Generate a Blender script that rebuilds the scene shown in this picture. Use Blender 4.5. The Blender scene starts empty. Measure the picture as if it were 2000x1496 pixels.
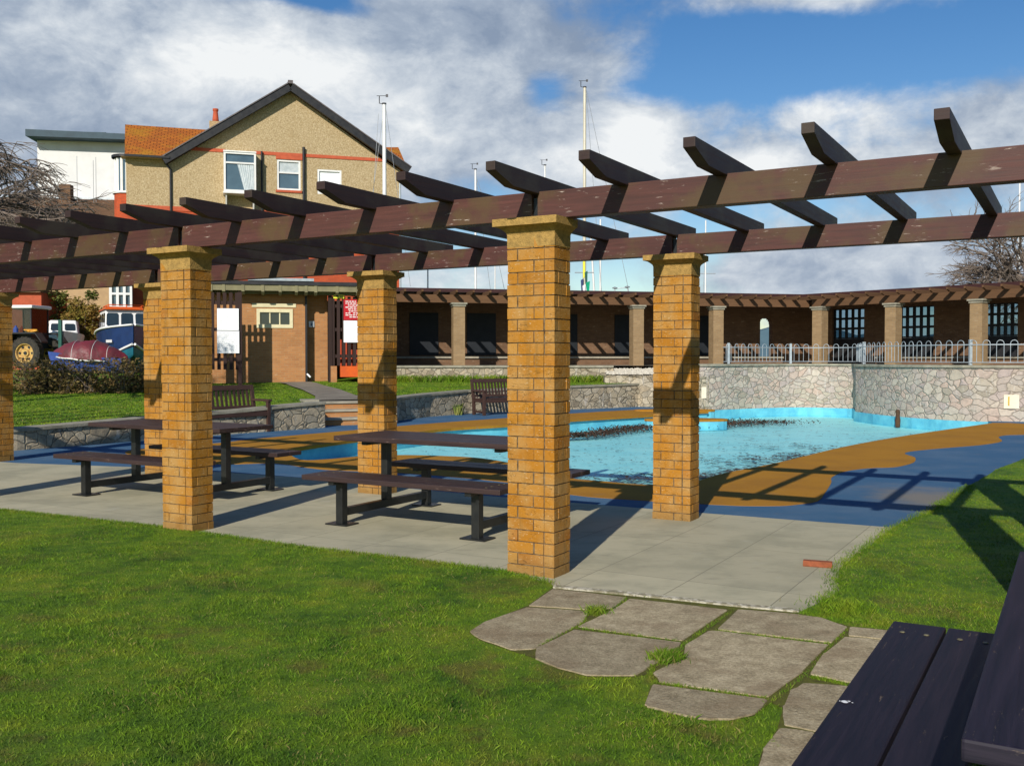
import bpy, bmesh, math, random
import numpy as np
from mathutils import Vector, Matrix
from mathutils.geometry import tessellate_polygon
random.seed(7); RNG = np.random.default_rng(11)
R = math.radians
scene = bpy.context.scene; COL = scene.collection

# ------------------------------------------------------------------ camera
F, CH, HY = 1914.0, 1.5, 700.0          # focal length in photo pixels, eye height, horizon row
TH = math.atan((748-HY)/F)
def ray(px, py):
    X, U = px-1000, 748-py
    return Vector((X, F*math.cos(TH)+U*math.sin(TH), -F*math.sin(TH)+U*math.cos(TH)))
def G(px, py, z=0.0):                    # point of the horizontal plane z under a photo pixel
    d = ray(px, py); k = (z-CH)/d.z
    return Vector((d.x*k, d.y*k, z))
def GL(pts, z=0.0): return [G(a, b, z) for a, b in pts]
cam = bpy.data.cameras.new('camera'); cam.sensor_width = 36; cam.lens = F/2000*36
cam.clip_start = .05; cam.clip_end = 20000
co = bpy.data.objects.new('camera', cam); COL.objects.link(co)
co.location = (0, 0, CH); co.rotation_euler = (math.pi/2-TH, 0, 0); scene.camera = co

class Frame:                             # s along e, t away along n (horizontal), z up
    def __init__(f, o, e):
        f.o = Vector((o[0], o[1], 0)); f.e = Vector((e[0], e[1], 0)).normalized(); f.n = Vector((-f.e.y, f.e.x, 0))
    def p(f, s, t, z=0): return f.o+f.e*s+f.n*t+Vector((0, 0, z))
    def at(f, px, py, t=0):              # (s, z) where the photo ray meets the plane t
        d = ray(px, py); q = f.o+f.n*t; k = q.dot(f.n)/d.dot(f.n); P = d*k
        return (P-f.o).dot(f.e), P.z+CH
    def s(f, px, t=0): return f.at(px, HY, t)[0]
W0 = Frame((0, 0), (1, 0))

# ------------------------------------------------------------------ mesh builder
class MB:
    def __init__(m): m.v = []; m.f = []; m.uv = []; m.rn = []; m.sm = []
    def quad(m, pts, uv=None, r=None, smooth=False):
        b = len(m.v); m.v += [Vector(p) for p in pts]; m.f.append(tuple(range(b, b+len(pts))))
        if uv is None:
            n = Vector((0, 0, 0)); q = [Vector(p) for p in pts]
            for i in range(1, len(q)-1): n += (q[i]-q[0]).cross(q[i+1]-q[0])
            if n.length > 0: n.normalize()
            if abs(n.z) > .75: uv = [(p.x, p.y) for p in q]
            else:
                t = Vector((-n.y, n.x, 0)); t.normalize(); uv = [(p.dot(t), p.z) for p in q]
        m.uv.append(uv); m.rn.append(random.random() if r is None else r); m.sm.append(smooth)
    def hexa(m, P, longuv=False, r=None):   # P: 8 points, bottom ring 0-3 ccw, top ring 4-7
        if r is None: r = random.random()
        for ix in ((3, 2, 1, 0), (4, 5, 6, 7), (0, 1, 5, 4), (1, 2, 6, 5), (2, 3, 7, 6), (3, 0, 4, 7)):
            q = [Vector(P[i]) for i in ix]; uv = None
            if longuv:
                a, b = q[1]-q[0], q[3]-q[0]
                if a.length >= b.length: uv = [(0, r*7), (a.length, r*7), (a.length, r*7+b.length), (0, r*7+b.length)]
                else: uv = [(0, r*7), (0, r*7+a.length), (b.length, r*7+a.length), (b.length, r*7)]
            m.quad(q, uv, r)
    def box(m, fr, s0, s1, t0, t1, z0, z1, longuv=False, r=None):
        if s0 > s1: s0, s1 = s1, s0
        p = fr.p
        m.hexa([p(s0, t0, z0), p(s1, t0, z0), p(s1, t1, z0), p(s0, t1, z0), p(s0, t0, z1), p(s1, t0, z1), p(s1, t1, z1), p(s0, t1, z1)], longuv, r)
    def prism(m, prof, fr, s0, s1, longuv=True, r=None):   # profile in (t,z), extruded along s
        if r is None: r = random.random()
        A = [fr.p(s0, t, z) for t, z in prof]; B = [fr.p(s1, t, z) for t, z in prof]; n = len(prof); w = 0
        for i in range(n):
            j = (i+1) % n; l = (A[i]-A[j]).length; L = (A[i]-B[i]).length
            if longuv and L >= l: uv = [(0, w), (0, w+l), (L, w+l), (L, w)]
            elif longuv: uv = [(w, 0), (w+l, 0), (w+l, L), (w, L)]
            else: uv = None
            m.quad([A[i], A[j], B[j], B[i]], uv, r); w += l
        m.quad(A[::-1], None, r); m.quad(B, None, r)
    def tube(m, pts, rad, seg=6, caps=True, r=None):
        pts = [Vector(p) for p in pts]
        if not hasattr(rad, '__len__'): rad = [rad]*len(pts)
        if r is None: r = random.random()
        rings = []; up = None
        for i, p in enumerate(pts):
            d = (pts[min(i+1, len(pts)-1)]-pts[max(i-1, 0)]).normalized()
            a = d.cross(Vector((0, 0, 1))) if up is None else (up-d*up.dot(d))
            if a.length < 1e-4: a = d.cross(Vector((1, 0, 0)))
            a.normalize(); up = a; b = d.cross(a)
            rings.append([p+(a*math.cos(2*math.pi*k/seg)+b*math.sin(2*math.pi*k/seg))*rad[i] for k in range(seg)])
        b0 = len(m.v); L = 0
        for rg in rings: m.v += rg
        for i in range(len(pts)-1):
            l2 = L+(pts[i+1]-pts[i]).length
            for k in range(seg):
                k2 = (k+1) % seg
                m.f.append((b0+i*seg+k, b0+i*seg+k2, b0+(i+1)*seg+k2, b0+(i+1)*seg+k))
                m.uv.append([(L, k/seg), (L, (k+1)/seg), (l2, (k+1)/seg), (l2, k/seg)]); m.rn.append(r); m.sm.append(True)
            L = l2
        if caps: m.quad(rings[0][::-1], None, r); m.quad(rings[-1], None, r)
    def lathe(m, prof, c, axis=(0, 0, 1), seg=20, r=.5):    # prof list of (radius, height along axis)
        c = Vector(c); ax = Vector(axis).normalized(); a = ax.cross(Vector((0, 0, 1)))
        if a.length < 1e-3: a = Vector((1, 0, 0))
        a.normalize(); b = ax.cross(a); b0 = len(m.v)
        for rr, h in prof:
            m.v += [c+ax*h+(a*math.cos(2*math.pi*k/seg)+b*math.sin(2*math.pi*k/seg))*rr for k in range(seg)]
        for i in range(len(prof)-1):
            for k in range(seg):
                k2 = (k+1) % seg
                m.f.append((b0+i*seg+k, b0+i*seg+k2, b0+(i+1)*seg+k2, b0+(i+1)*seg+k))
                m.uv.append([(0, 0), (1, 0), (1, 1), (0, 1)]); m.rn.append(r); m.sm.append(False)
    def poly(m, outer, z=None, holes=(), thick=0):
        o = [Vector(p) if z is None else Vector((p[0], p[1], z)) for p in outer]
        hs = [[Vector(p) if z is None else Vector((p[0], p[1], z)) for p in h] for h in holes]
        allp = o+[p for h in hs for p in h]
        tr = tessellate_polygon([o]+hs)
        for t in tr:
            q = [allp[i] for i in t]
            if (q[1]-q[0]).cross(q[2]-q[0]).z < 0: q = q[::-1]
            m.quad(q, None, .5)
        if thick:
            a = sum(o[i].x*o[(i+1) % len(o)].y-o[(i+1) % len(o)].x*o[i].y for i in range(len(o)))
            if a < 0: o = o[::-1]
            for i in range(len(o)):
                p, q = o[i], o[(i+1) % len(o)]; d = Vector((0, 0, thick))
                m.quad([p-d, q-d, q, p], None, .5)
    def wall(m, fr, s0, s1, z0, z1, t0, t1, holes=()):      # slab with rectangular openings (s0,s1,z0,z1)
        S = sorted(set([s0, s1]+[h[0] for h in holes]+[h[1] for h in holes])); Z = sorted(set([z0, z1]+[h[2] for h in holes]+[h[3] for h in holes]))
        S = [s for s in S if s0 <= s <= s1]; Z = [z for z in Z if z0 <= z <= z1]
        def solid(i, j):
            if i < 0 or j < 0 or i >= len(S)-1 or j >= len(Z)-1: return False
            cs, cz = (S[i]+S[i+1])/2, (Z[j]+Z[j+1])/2
            return not any(h[0] < cs < h[1] and h[2] < cz < h[3] for h in holes)
        p = fr.p
        for i in range(len(S)-1):
            for j in range(len(Z)-1):
                if not solid(i, j): continue
                a, b, c, d = S[i], S[i+1], Z[j], Z[j+1]
                m.quad([p(a, t0, c), p(b, t0, c), p(b, t0, d), p(a, t0, d)], None, .5)
                m.quad([p(b, t1, c), p(a, t1, c), p(a, t1, d), p(b, t1, d)], None, .5)
                if not solid(i-1, j): m.quad([p(a, t1, c), p(a, t0, c), p(a, t0, d), p(a, t1, d)], None, .5)
                if not solid(i+1, j): m.quad([p(b, t0, c), p(b, t1, c), p(b, t1, d), p(b, t0, d)], None, .5)
                if not solid(i, j-1): m.quad([p(a, t1, c), p(b, t1, c), p(b, t0, c), p(a, t0, c)], None, .5)
                if not solid(i, j+1): m.quad([p(a, t0, d), p(b, t0, d), p(b, t1, d), p(a, t1, d)], None, .5)
    def data(m, name, mat, off=Vector((0, 0, 0)), weld=False, bevel=0):
        me = bpy.data.meshes.new(name)
        me.from_pydata([tuple(v-off) for v in m.v], [], m.f)
        ul = me.uv_layers.new(name='UVMap'); flat = [c for uv in m.uv for p in uv for c in p]
        ul.data.foreach_set('uv', flat)
        at = me.attributes.new('rnd', 'FLOAT', 'FACE'); at.data.foreach_set('value', m.rn)
        me.polygons.foreach_set('use_smooth', m.sm)
        me.materials.append(mat)
        if weld:
            bm = bmesh.new(); bm.from_mesh(me); bmesh.ops.remove_doubles(bm, verts=bm.verts, dist=.0004)
            if bevel:
                bmesh.ops.bevel(bm, geom=[e for e in bm.edges if len(e.link_faces) == 2 and e.calc_face_angle(0) > .5], offset=bevel, segments=2, affect='EDGES', profile=.6)
            bm.to_mesh(me); bm.free()
        me.update(); return me
    def build(m, name, mat, parent=None, weld=False, bevel=0, at=None, **tags):
        if parent is None:
            if at is None:
                xs = [v.x for v in m.v]; ys = [v.y for v in m.v]; zs = [v.z for v in m.v]
                at = Vector(((min(xs)+max(xs))/2, (min(ys)+max(ys))/2, min(zs)))
            off = Vector(at)
        else: off = WL[parent.name]
        o = bpy.data.objects.new(name, m.data(name, mat, off, weld, bevel)); COL.objects.link(o)
        if parent is None: o.location = off
        else: o.parent = parent
        WL[o.name] = off; tag(o, **tags); return o
WL = {}
def tag(o, label=None, cat=None, group=None, kind=None):
    if label: o['label'] = label
    if cat: o['category'] = cat
    if group: o['group'] = group
    if kind: o['kind'] = kind
def thing(name, loc, label, cat, group=None, rz=0):
    o = bpy.data.objects.new(name, None); o.empty_display_size = .2; COL.objects.link(o); o.location = loc; o.rotation_euler = (0, 0, rz)
    WL[o.name] = Vector(loc) if rz == 0 else Vector((0, 0, 0)); tag(o, label, cat, group); return o
def local_thing(name, label, cat, group=None):      # parts are modelled round the local origin
    o = thing(name, (0, 0, 0), label, cat, group); return o
def copy_tree(o, parent=None):
    c = o.copy(); COL.objects.link(c); c.parent = parent; WL[c.name] = WL[o.name]
    for ch in list(o.children): copy_tree(ch, c)
    return c
def place(o, x, y, z, rz, label=None):
    o.location = (x, y, z); o.rotation_euler = (0, 0, rz)
    if label: o['label'] = label

# ------------------------------------------------------------------ materials
def srgb(r, g, b):
    return tuple(((c/255)/12.92 if c/255 <= .04045 else ((c/255+.055)/1.055)**2.4) for c in (r, g, b))+(1,)
class NT:
    def __init__(s, tree): s.t = tree; s.L = tree.links
    def n(s, typ, ins=None, **kw):
        x = s.t.nodes.new(typ)
        for k, v in kw.items(): setattr(x, k, v)
        for k, v in (ins or {}).items(): s.set(x.inputs[k], v)
        return x
    def set(s, inp, v):
        if isinstance(v, bpy.types.NodeSocket): s.L.new(v, inp)
        elif isinstance(v, bpy.types.Node): s.L.new(v.outputs[0], inp)
        else: inp.default_value = v
    def m(s, op, a, b=0.0, c=0.0, clamp=False):
        return s.n('ShaderNodeMath', {0: a, 1: b, 2: c}, operation=op, use_clamp=clamp).outputs[0]
    def noise(s, vec, scale, detail=4, rough=.55, dist=0):
        return s.n('ShaderNodeTexNoise', {'Vector': vec, 'Scale': scale, 'Detail': detail, 'Roughness': rough, 'Distortion': dist}).outputs[0]
    def ramp(s, fac, stops, interp='LINEAR'):
        x = s.n('ShaderNodeValToRGB', {0: fac}); cr = x.color_ramp; cr.interpolation = interp
        while len(cr.elements) < len(stops): cr.elements.new(.5)
        for e, (p, c) in zip(cr.elements, stops):
            e.position = p; e.color = c if hasattr(c, '__len__') else (c, c, c, 1)
        return x.outputs[0]
    def mix(s, fac, a, b, blend='MIX'):
        x = s.n('ShaderNodeMix', data_type='RGBA', blend_type=blend); s.set(x.inputs[0], fac); s.set(x.inputs[6], a); s.set(x.inputs[7], b)
        return x.outputs[2]
    def step(s, v, lo, hi):
        x = s.n('ShaderNodeMapRange', {0: v, 1: lo, 2: hi}, interpolation_type='SMOOTHSTEP'); return x.outputs[0]
    def mapping(s, vec, scale=(1, 1, 1), rot=(0, 0, 0), loc=(0, 0, 0)):
        return s.n('ShaderNodeMapping', {'Vector': vec, 'Scale': scale, 'Rotation': rot, 'Location': loc}).outputs[0]
def newmat(name, rough=.8, spec=.3):
    m = bpy.data.materials.new(name); m.use_nodes = True; t = m.node_tree; t.nodes.clear(); s = NT(t)
    out = s.n('ShaderNodeOutputMaterial'); b = s.n('ShaderNodeBsdfPrincipled', {'Roughness': rough, 'Specular IOR Level': spec})
    t.links.new(b.outputs[0], out.inputs[0]); s.b = b; s.out = out
    s.pos = s.n('ShaderNodeNewGeometry').outputs['Position']; s.uv = s.n('ShaderNodeUVMap').outputs[0]
    s.rnd = s.n('ShaderNodeAttribute', attribute_name='rnd').outputs['Fac']
    return m, s
def bump(s, h, strength=.5, dist=.01):
    x = s.n('ShaderNodeBump', {'Height': h, 'Strength': strength, 'Distance': dist}); s.set(s.b.inputs['Normal'], x.outputs[0]); return x
def simple(name, c1, c2=None, scale=6, rough=.7, spec=.3, bs=.15, bd=.01, metal=0, stops=(.35, .65), bscale=None, coat=0):
    m, s = newmat(name, rough, spec)
    if c2 is None: c2 = tuple(min(1, c*.75) for c in c1[:3])+(1,)
    n = s.noise(s.pos, scale, 6, .6)
    col = s.ramp(n, [(stops[0], c1), (stops[1], c2)])
    v = s.m('MULTIPLY_ADD', s.rnd, .16, .92)
    col = s.mix(1, col, s.n('ShaderNodeCombineColor', {0: v, 1: v, 2: v}).outputs[0], 'MULTIPLY')
    s.set(s.b.inputs['Base Color'], col); s.b.inputs['Metallic'].default_value = metal
    if coat: s.b.inputs['Coat Weight'].default_value = coat
    if bs: bump(s, s.noise(s.pos, bscale or scale*8, 4), bs, bd)
    return m
def C(r, g, b): return (r, g, b, 1)
# ---- material library
def mk_pillar_brick():
    m, s = newmat('ochre_brick', .9, .12)
    tone = s.ramp(s.rnd, [(0, C(.33, .135, .016)), (.25, C(.40, .175, .020)), (.6, C(.37, .155, .017)), (.85, C(.42, .190, .026)), (.95, C(.34, .125, .018)), (1, C(.43, .21, .04))])
    big = s.noise(s.pos, 5, 4); col = s.mix(s.step(big, .35, .75), tone, C(.40, .23, .075))
    crk = s.noise(s.mapping(s.pos, (5, 5, 17)), 1.2, 2.5, .5, 1.6)
    line = s.m('SUBTRACT', 1, s.step(s.m('ABSOLUTE', s.m('SUBTRACT', crk, .5)), .0, .007))
    line = s.m('MULTIPLY', line, s.step(s.noise(s.pos, 9, 2), .46, .58))
    col = s.mix(s.m('MULTIPLY', line, .5), col, C(.12, .06, .02))
    lime = s.m('MULTIPLY', s.step(s.noise(s.mapping(s.pos, (14, 14, 40)), 3, 5, .7), .60, .68), .75)
    col = s.mix(lime, col, C(.62, .50, .32))
    z = s.n('ShaderNodeSeparateXYZ', {0: s.pos}).outputs[2]
    drip = s.m('MULTIPLY', s.step(s.noise(s.mapping(s.pos, (16, 16, 1.1)), 1, 5, .65), .54, .70), .45); col = s.mix(drip, col, C(.20, .12, .035))
    dirt = s.m('MULTIPLY', s.m('SUBTRACT', 1, s.step(s.m('ADD', z, s.m('MULTIPLY', big, .2)), .08, .32)), .55)
    col = s.mix(dirt, col, C(.17, .13, .06))
    s.set(s.b.inputs['Base Color'], col)
    h = s.m('ADD', s.m('MULTIPLY', s.noise(s.pos, 45, 5, .65), 1.0), s.m('MULTIPLY', line, -1.2))
    bump(s, h, .75, .006); return m
def mk_brickwall(name, c1, c2, mortar, stain=.35, sc=1.0, patch=None):
    m, s = newmat(name, .9, .12)
    br = s.n('ShaderNodeTexBrick', {'Vector': s.uv, 'Color1': c1, 'Color2': c2, 'Mortar': mortar, 'Scale': sc, 'Mortar Size': .006, 'Mortar Smooth': .3, 'Bias': 0, 'Brick Width': .225, 'Row Height': .075})
    n = s.noise(s.pos, 2.2, 6, .65); col = s.mix(s.m('MULTIPLY', s.step(n, .4, .75), stain), br.outputs[0], tuple(c*.45 for c in c1[:3])+(1,))
    eff = s.m('MULTIPLY', s.step(s.noise(s.mapping(s.pos, (1, 1, 5)), 4, 5, .7), .6, .7), .5)
    col = s.mix(eff, col, patch or C(.5, .40, .28))
    s.set(s.b.inputs['Base Color'], col)
    bump(s, s.m('ADD', s.m('MULTIPLY', br.outputs[1], -1), s.m('MULTIPLY', s.noise(s.pos, 60, 3), .4)), .5, .008); return m
def mk_wood(name, c1, c2, worn=C(.42, .34, .27), rough=.55, wornamt=.6, wl=.62, olive=None, spec=.35):
    m, s = newmat(name, rough, spec)
    g = s.noise(s.mapping(s.uv, (2.0, 38, 1)), 1, 6, .65, .3); col = s.ramp(g, [(.3, c1), (.72, c2)])
    big = s.noise(s.pos, 2.6, 4)
    if olive: col = s.mix(s.m('MULTIPLY', s.step(big, .45, .62), .8), col, olive)
    w = s.m('MULTIPLY', s.step(s.noise(s.mapping(s.uv, (7, 50, 1)), 1, 7, .75), wl, wl+.05), s.step(s.noise(s.pos, 3.5, 3), .48, .6))
    col = s.mix(s.m('MULTIPLY', w, wornamt), col, worn)
    v = s.m('MULTIPLY_ADD', s.rnd, .3, .85)
    col = s.mix(1, col, s.n('ShaderNodeCombineColor', {0: v, 1: v, 2: v}).outputs[0], 'MULTIPLY')
    s.set(s.b.inputs['Base Color'], col); s.set(s.b.inputs['Roughness'], s.m('MULTIPLY_ADD', g, .3, rough-.12))
    bump(s, s.m('ADD', g, s.m('MULTIPLY', w, -.6)), .35, .003); return m
def mk_stone(name, cols, scale=2.3, mortar=C(.16, .14, .12), dark=.3, seed=0, zs=1.45):
    m, s = newmat(name, .88, .15)
    wob = s.n('ShaderNodeTexNoise', {'Vector': s.pos, 'Scale': 1.4, 'Detail': 3}).outputs[1]
    vec = s.n('ShaderNodeVectorMath', {0: s.mapping(s.pos, (1, 1, zs), loc=(seed, 0, 0)), 1: s.n('ShaderNodeVectorMath', {0: wob, 3: .55}, operation='SCALE').outputs[0]}, operation='ADD').outputs[0]
    e = s.n('ShaderNodeTexVoronoi', {'Vector': vec, 'Scale': scale, 'Randomness': .92}, feature='DISTANCE_TO_EDGE').outputs[0]
    f = s.n('ShaderNodeTexVoronoi', {'Vector': vec, 'Scale': scale, 'Randomness': .92}, feature='F1')
    r = s.n('ShaderNodeSeparateColor', {0: f.outputs['Color']})
    col = s.ramp(r.outputs[0], [(i/(len(cols)-1), c) for i, c in enumerate(cols)])
    grain = s.noise(s.pos, 9, 6, .7); col = s.mix(s.m('MULTIPLY', s.step(grain, .42, .7), dark), col, C(.09, .085, .08))
    col = s.mix(s.m('MULTIPLY', s.step(s.noise(s.mapping(s.pos, (5, 5, 1.2)), 2, 4), .58, .7), .35), col, C(.62, .6, .56))
    edge = s.step(e, .004, .03); col = s.mix(edge, mortar, col)
    s.set(s.b.inputs['Base Color'], col)
    face = s.n('ShaderNodeVectorMath', {0: s.n('ShaderNodeVectorMath', {0: f.outputs['Color'], 1: (.5, .5, .5)}, operation='SUBTRACT').outputs[0], 1: s.pos}, operation='DOT_PRODUCT').outputs['Value']
    h = s.m('ADD', s.m('MULTIPLY', s.step(e, 0, .09), 1.0), s.m('ADD', s.m('MULTIPLY', grain, .8), s.m('MULTIPLY', face, .5)))
    bump(s, h, .6, .035); return m
def mk_grass(name, blade):
    m, s = newmat(name, .75, .25)
    a, b, c = C(.050, .125, .008), C(.13, .235, .010), C(.23, .29, .018)
    big = s.noise(s.pos, 1.3, 4, .6); med = s.noise(s.pos, 7, 3)
    fac = s.m('ADD', s.m('MULTIPLY', big, .55), s.m('MULTIPLY', med, .45))
    col = s.ramp(fac, [(.34, a), (.5, b), (.66, c)])
    if blade:
        v = s.m('MULTIPLY_ADD', s.rnd, .9, .55)
        col = s.mix(1, col, s.n('ShaderNodeCombineColor', {0: v, 1: v, 2: v}).outputs[0], 'MULTIPLY')
        dead = s.m('MULTIPLY', s.step(s.rnd, .86, .88), s.step(s.noise(s.mapping(s.pos, loc=(9, 3, 0)), 2.1, 3), .40, .60))
        col = s.mix(s.m('MULTIPLY', dead, .8), col, C(.30, .22, .09))
    pat = s.step(s.noise(s.mapping(s.pos, loc=(4, 1, 0)), 1.7, 5, .65), .52, .66)
    y = s.n('ShaderNodeSeparateXYZ', {0: s.pos}).outputs[1]
    col = s.mix(s.m('MULTIPLY', pat, s.m('SUBTRACT', .62, s.m('MULTIPLY', s.step(y, 4.2, 8), .42))), col, C(.17, .125, .032))
    s.set(s.b.inputs['Base Color'], col)
    if blade:
        tr = s.n('ShaderNodeBsdfTranslucent', {'Color': col}); mx = s.n('ShaderNodeMixShader', {0: .25, 1: s.b.outputs[0], 2: tr.outputs[0]}); s.L.new(mx.outputs[0], s.out.inputs[0])
    else: bump(s, s.noise(s.pos, 55, 5, .8), .9, .03)
    return m
M = {}
M['brick'] = mk_pillar_brick()
M['mortar'] = simple('dark_mortar', C(.045, .03, .018), C(.20, .15, .09), 22, .95)
M['cap'] = simple('weathered_sandstone', C(.43, .27, .085), C(.28, .18, .06), 30, .95, .1, .9, .01, bscale=90)
M['beam'] = mk_wood('stained_beam', C(.050, .020, .016), C(.095, .033, .027), C(.50, .42, .36), .55, .85, .59, C(.080, .050, .020))
M['rafter'] = mk_wood('stained_rafter', C(.022, .012, .011), C(.042, .020, .017), C(.25, .2, .17), .6, .3, .66, C(.05, .038, .026))
M['plank'] = mk_wood('plank', C(.026, .016, .016), C(.056, .031, .028), C(.36, .25, .2), .5, .8, .60)
M['plank_dark'] = mk_wood('near_plank', C(.004, .004, .011), C(.026, .020, .034), C(.20, .15, .10), .58, .55, .60, spec=.3)
M['metal_black'] = simple('black_painted_steel', C(.008, .009, .010), C(.016, .017, .016), 15, .42, .5, .1)
M['bolt'] = simple('dull_bolt', C(.25, .22, .12), C(.14, .12, .07), 60, .5, .5, .1, metal=.5)
M['bench'] = mk_wood('dark_bench', C(.030, .016, .012), C(.070, .034, .026), C(.2, .15, .12), .6, .3)
M['conc'] = None
def mk_patio():
    m, s = newmat('patio_concrete', .9, .15)
    rot = math.atan2(.5015, -.865)
    v = s.mapping(s.pos, (1, 1, 1), (0, 0, R(30.1)), (.28, .35, 0))
    br = s.n('ShaderNodeTexBrick', {'Vector': v, 'Color1': C(.47, .435, .30), 'Color2': C(.41, .38, .265), 'Mortar': C(.21, .20, .14), 'Scale': 1, 'Mortar Size': .005, 'Mortar Smooth': .8, 'Brick Width': .66, 'Row Height': 1.32}, offset=0.0, squash=1.0)
    n = s.noise(s.pos, 1.6, 6, .62); col = s.mix(s.m('MULTIPLY', s.step(n, .40, .68), .55), br.outputs[0], C(.255, .25, .175))
    st = s.noise(s.mapping(s.pos, (1, 3, 1), (0, 0, .4)), 3.2, 6, .7); col = s.mix(s.m('MULTIPLY', s.step(st, .52, .7), .35), col, C(.20, .20, .15))
    sp = s.step(s.noise(s.pos, 42, 5, .7), .64, .70); col = s.mix(s.m('MULTIPLY', sp, .3), col, C(.56, .54, .46))
    wl = s.step(s.noise(s.mapping(s.pos, loc=(3, 3, 0)), 2.4, 4, .6), .62, .75); col = s.mix(s.m('MULTIPLY', wl, .3), col, C(.47, .46, .38))
    s.set(s.b.inputs['Base Color'], col); bump(s, s.m('ADD', s.noise(s.pos, 60, 5, .7), s.m('MULTIPLY', br.outputs[1], -2)), .35, .004); return m
M['conc'] = mk_patio()
def mk_flag():
    m, s = newmat('flagstone', .92, .12)
    n = s.m('ADD', s.m('MULTIPLY', s.noise(s.pos, 11, 5, .7), .45), s.m('MULTIPLY', s.noise(s.pos, 75, 5, .75), .55)); col = s.ramp(n, [(.36, C(.20, .165, .098)), (.5, C(.38, .315, .20)), (.62, C(.55, .47, .31))])
    v = s.m('MULTIPLY_ADD', s.rnd, .3, .85); col = s.mix(1, col, s.n('ShaderNodeCombineColor', {0: v, 1: v, 2: v}).outputs[0], 'MULTIPLY')
    col = s.mix(s.m('MULTIPLY', s.step(s.noise(s.pos, 3, 4), .45, .7), .5), col, C(.22, .155, .09))
    col = s.mix(s.m('MULTIPLY', s.step(s.noise(s.pos, 70, 4, .8), .60, .68), .5), col, C(.46, .43, .33))
    s.set(s.b.inputs['Base Color'], col); bump(s, s.noise(s.pos, 38, 6, .8), .8, .012); return m
M['flag'] = mk_flag()
def mk_rubber(name, c, c2):
    m, s = newmat(name, .92, .12)
    n = s.noise(s.pos, 1.1, 5, .6); col = s.mix(s.step(n, .38, .7), c, c2)
    col = s.mix(s.m('MULTIPLY', s.step(s.noise(s.pos, 130, 2, .6), .5, .62), .35), col, tuple(x*.5 for x in c[:3])+(1,))
    col = s.mix(s.m('MULTIPLY', s.step(s.noise(s.mapping(s.pos, (1, 2.5, 1), (0, 0, .6)), 2.2, 6, .7), .56, .74), .35), col, C(.20, .17, .13))
    if c[2] > c[0]:      # worn, muddy strip beside the right lawn
        d = s.n('ShaderNodeVectorMath', {0: s.mapping(s.pos, (.9, .55, 1), loc=(-4.6*.9, -10.2*.55, 0))}, operation='LENGTH').outputs['Value']
        k = s.m('SUBTRACT', 1.15, s.m('ADD', d, s.m('MULTIPLY', s.noise(s.pos, 2.5, 5, .7), .9))); col = s.mix(s.m('MULTIPLY', s.step(k, -.2, .5), .75), col, C(.25, .21, .15))
    s.set(s.b.inputs['Base Color'], col); bump(s, s.noise(s.pos, 160, 2), .5, .003); return m
M['blue'] = mk_rubber('blue_rubber', C(.050, .125, .225), C(.085, .155, .245))
M['orange'] = mk_rubber('ochre_rubber', C(.40, .19, .020), C(.33, .155, .022))
def mk_pool():
    m, s = newmat('turquoise_pool_paint', .45, .35)
    n = s.noise(s.mapping(s.pos, (1, 1.6, 1)), .9, 5, .6); col = s.ramp(n, [(.35, C(.42, .90, .88)), (.65, C(.31, .80, .82))])
    d = s.noise(s.mapping(s.pos, (1.3, .9, 1), (0, 0, .5)), 3.4, 8, .75, .8)
    # silt has gathered along the near right edge of the basin and in thin drifts
    x = s.n('ShaderNodeSeparateXYZ', {0: s.pos})
    near = s.m('SUBTRACT', x.outputs[1], s.m('MULTIPLY_ADD', s.m('MAXIMUM', s.m('SUBTRACT', x.outputs[0], 2.1), 0), 1.16, 12.0))
    near = s.m('ADD', near, s.m('MULTIPLY', s.m('MAXIMUM', s.m('SUBTRACT', 1.0, x.outputs[0]), 0), 1.6))
    band = s.m('SUBTRACT', 1, s.step(near, .3, 3.6))
    k = s.step(s.m('ADD', d, s.m('MULTIPLY', band, .17)), .56, .66)
    col = s.mix(s.m('MULTIPLY', k, .85), col, C(.035, .060, .050))
    k2 = s.m('MULTIPLY', band, s.step(s.noise(s.pos, 8, 6, .8), .42, .6)); col = s.mix(s.m('MULTIPLY', k2, .75), col, C(.07, .17, .15))
    s.set(s.b.inputs['Base Color'], col); bump(s, s.m('ADD', s.noise(s.pos, 12, 4), s.m('MULTIPLY', k, .5)), .3, .02); return m
M['pool'] = mk_pool()
M['poolwall'] = simple('turquoise_wall_paint', C(.16, .56, .68), C(.09, .40, .56), 3, .6, .3, .2)
def mk_water():
    m, s = newmat('shallow_water', .03, .5)
    h = s.noise(s.mapping(s.pos, (1, 1.8, 1), (0, 0, .3)), 5, 4, .6); bp = s.n('ShaderNodeBump', {'Height': h, 'Strength': .25, 'Distance': .03})
    tr = s.n('ShaderNodeBsdfTransparent', {'Color': C(.95, .99, 1)}); gl = s.n('ShaderNodeBsdfGlossy', {'Roughness': .06, 'Normal': bp.outputs[0]})
    fr = s.n('ShaderNodeFresnel', {'IOR': 1.33, 'Normal': bp.outputs[0]}); k = s.m('MULTIPLY', fr.outputs[0], .11)
    mx = s.n('ShaderNodeMixShader', {0: k, 1: tr.outputs[0], 2: gl.outputs[0]}); s.L.new(mx.outputs[0], s.out.inputs[0]); return m
M['water'] = mk_water()
GREY = [C(.33, .29, .23), C(.48, .42, .34), C(.42, .35, .32), C(.55, .48, .39), C(.39, .35, .31), C(.50, .38, .31), C(.45, .41, .35)]
M['stone'] = mk_stone('crazy_stone', GREY, 4.3, C(.24, .20, .16), .3)
M['stone_low'] = mk_stone('rough_low_stone', [C(.24, .20, .14), C(.44, .37, .26), C(.33, .29, .21), C(.50, .44, .33), C(.28, .25, .19)], 4.2, C(.13, .11, .075), .5, 5)
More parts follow.
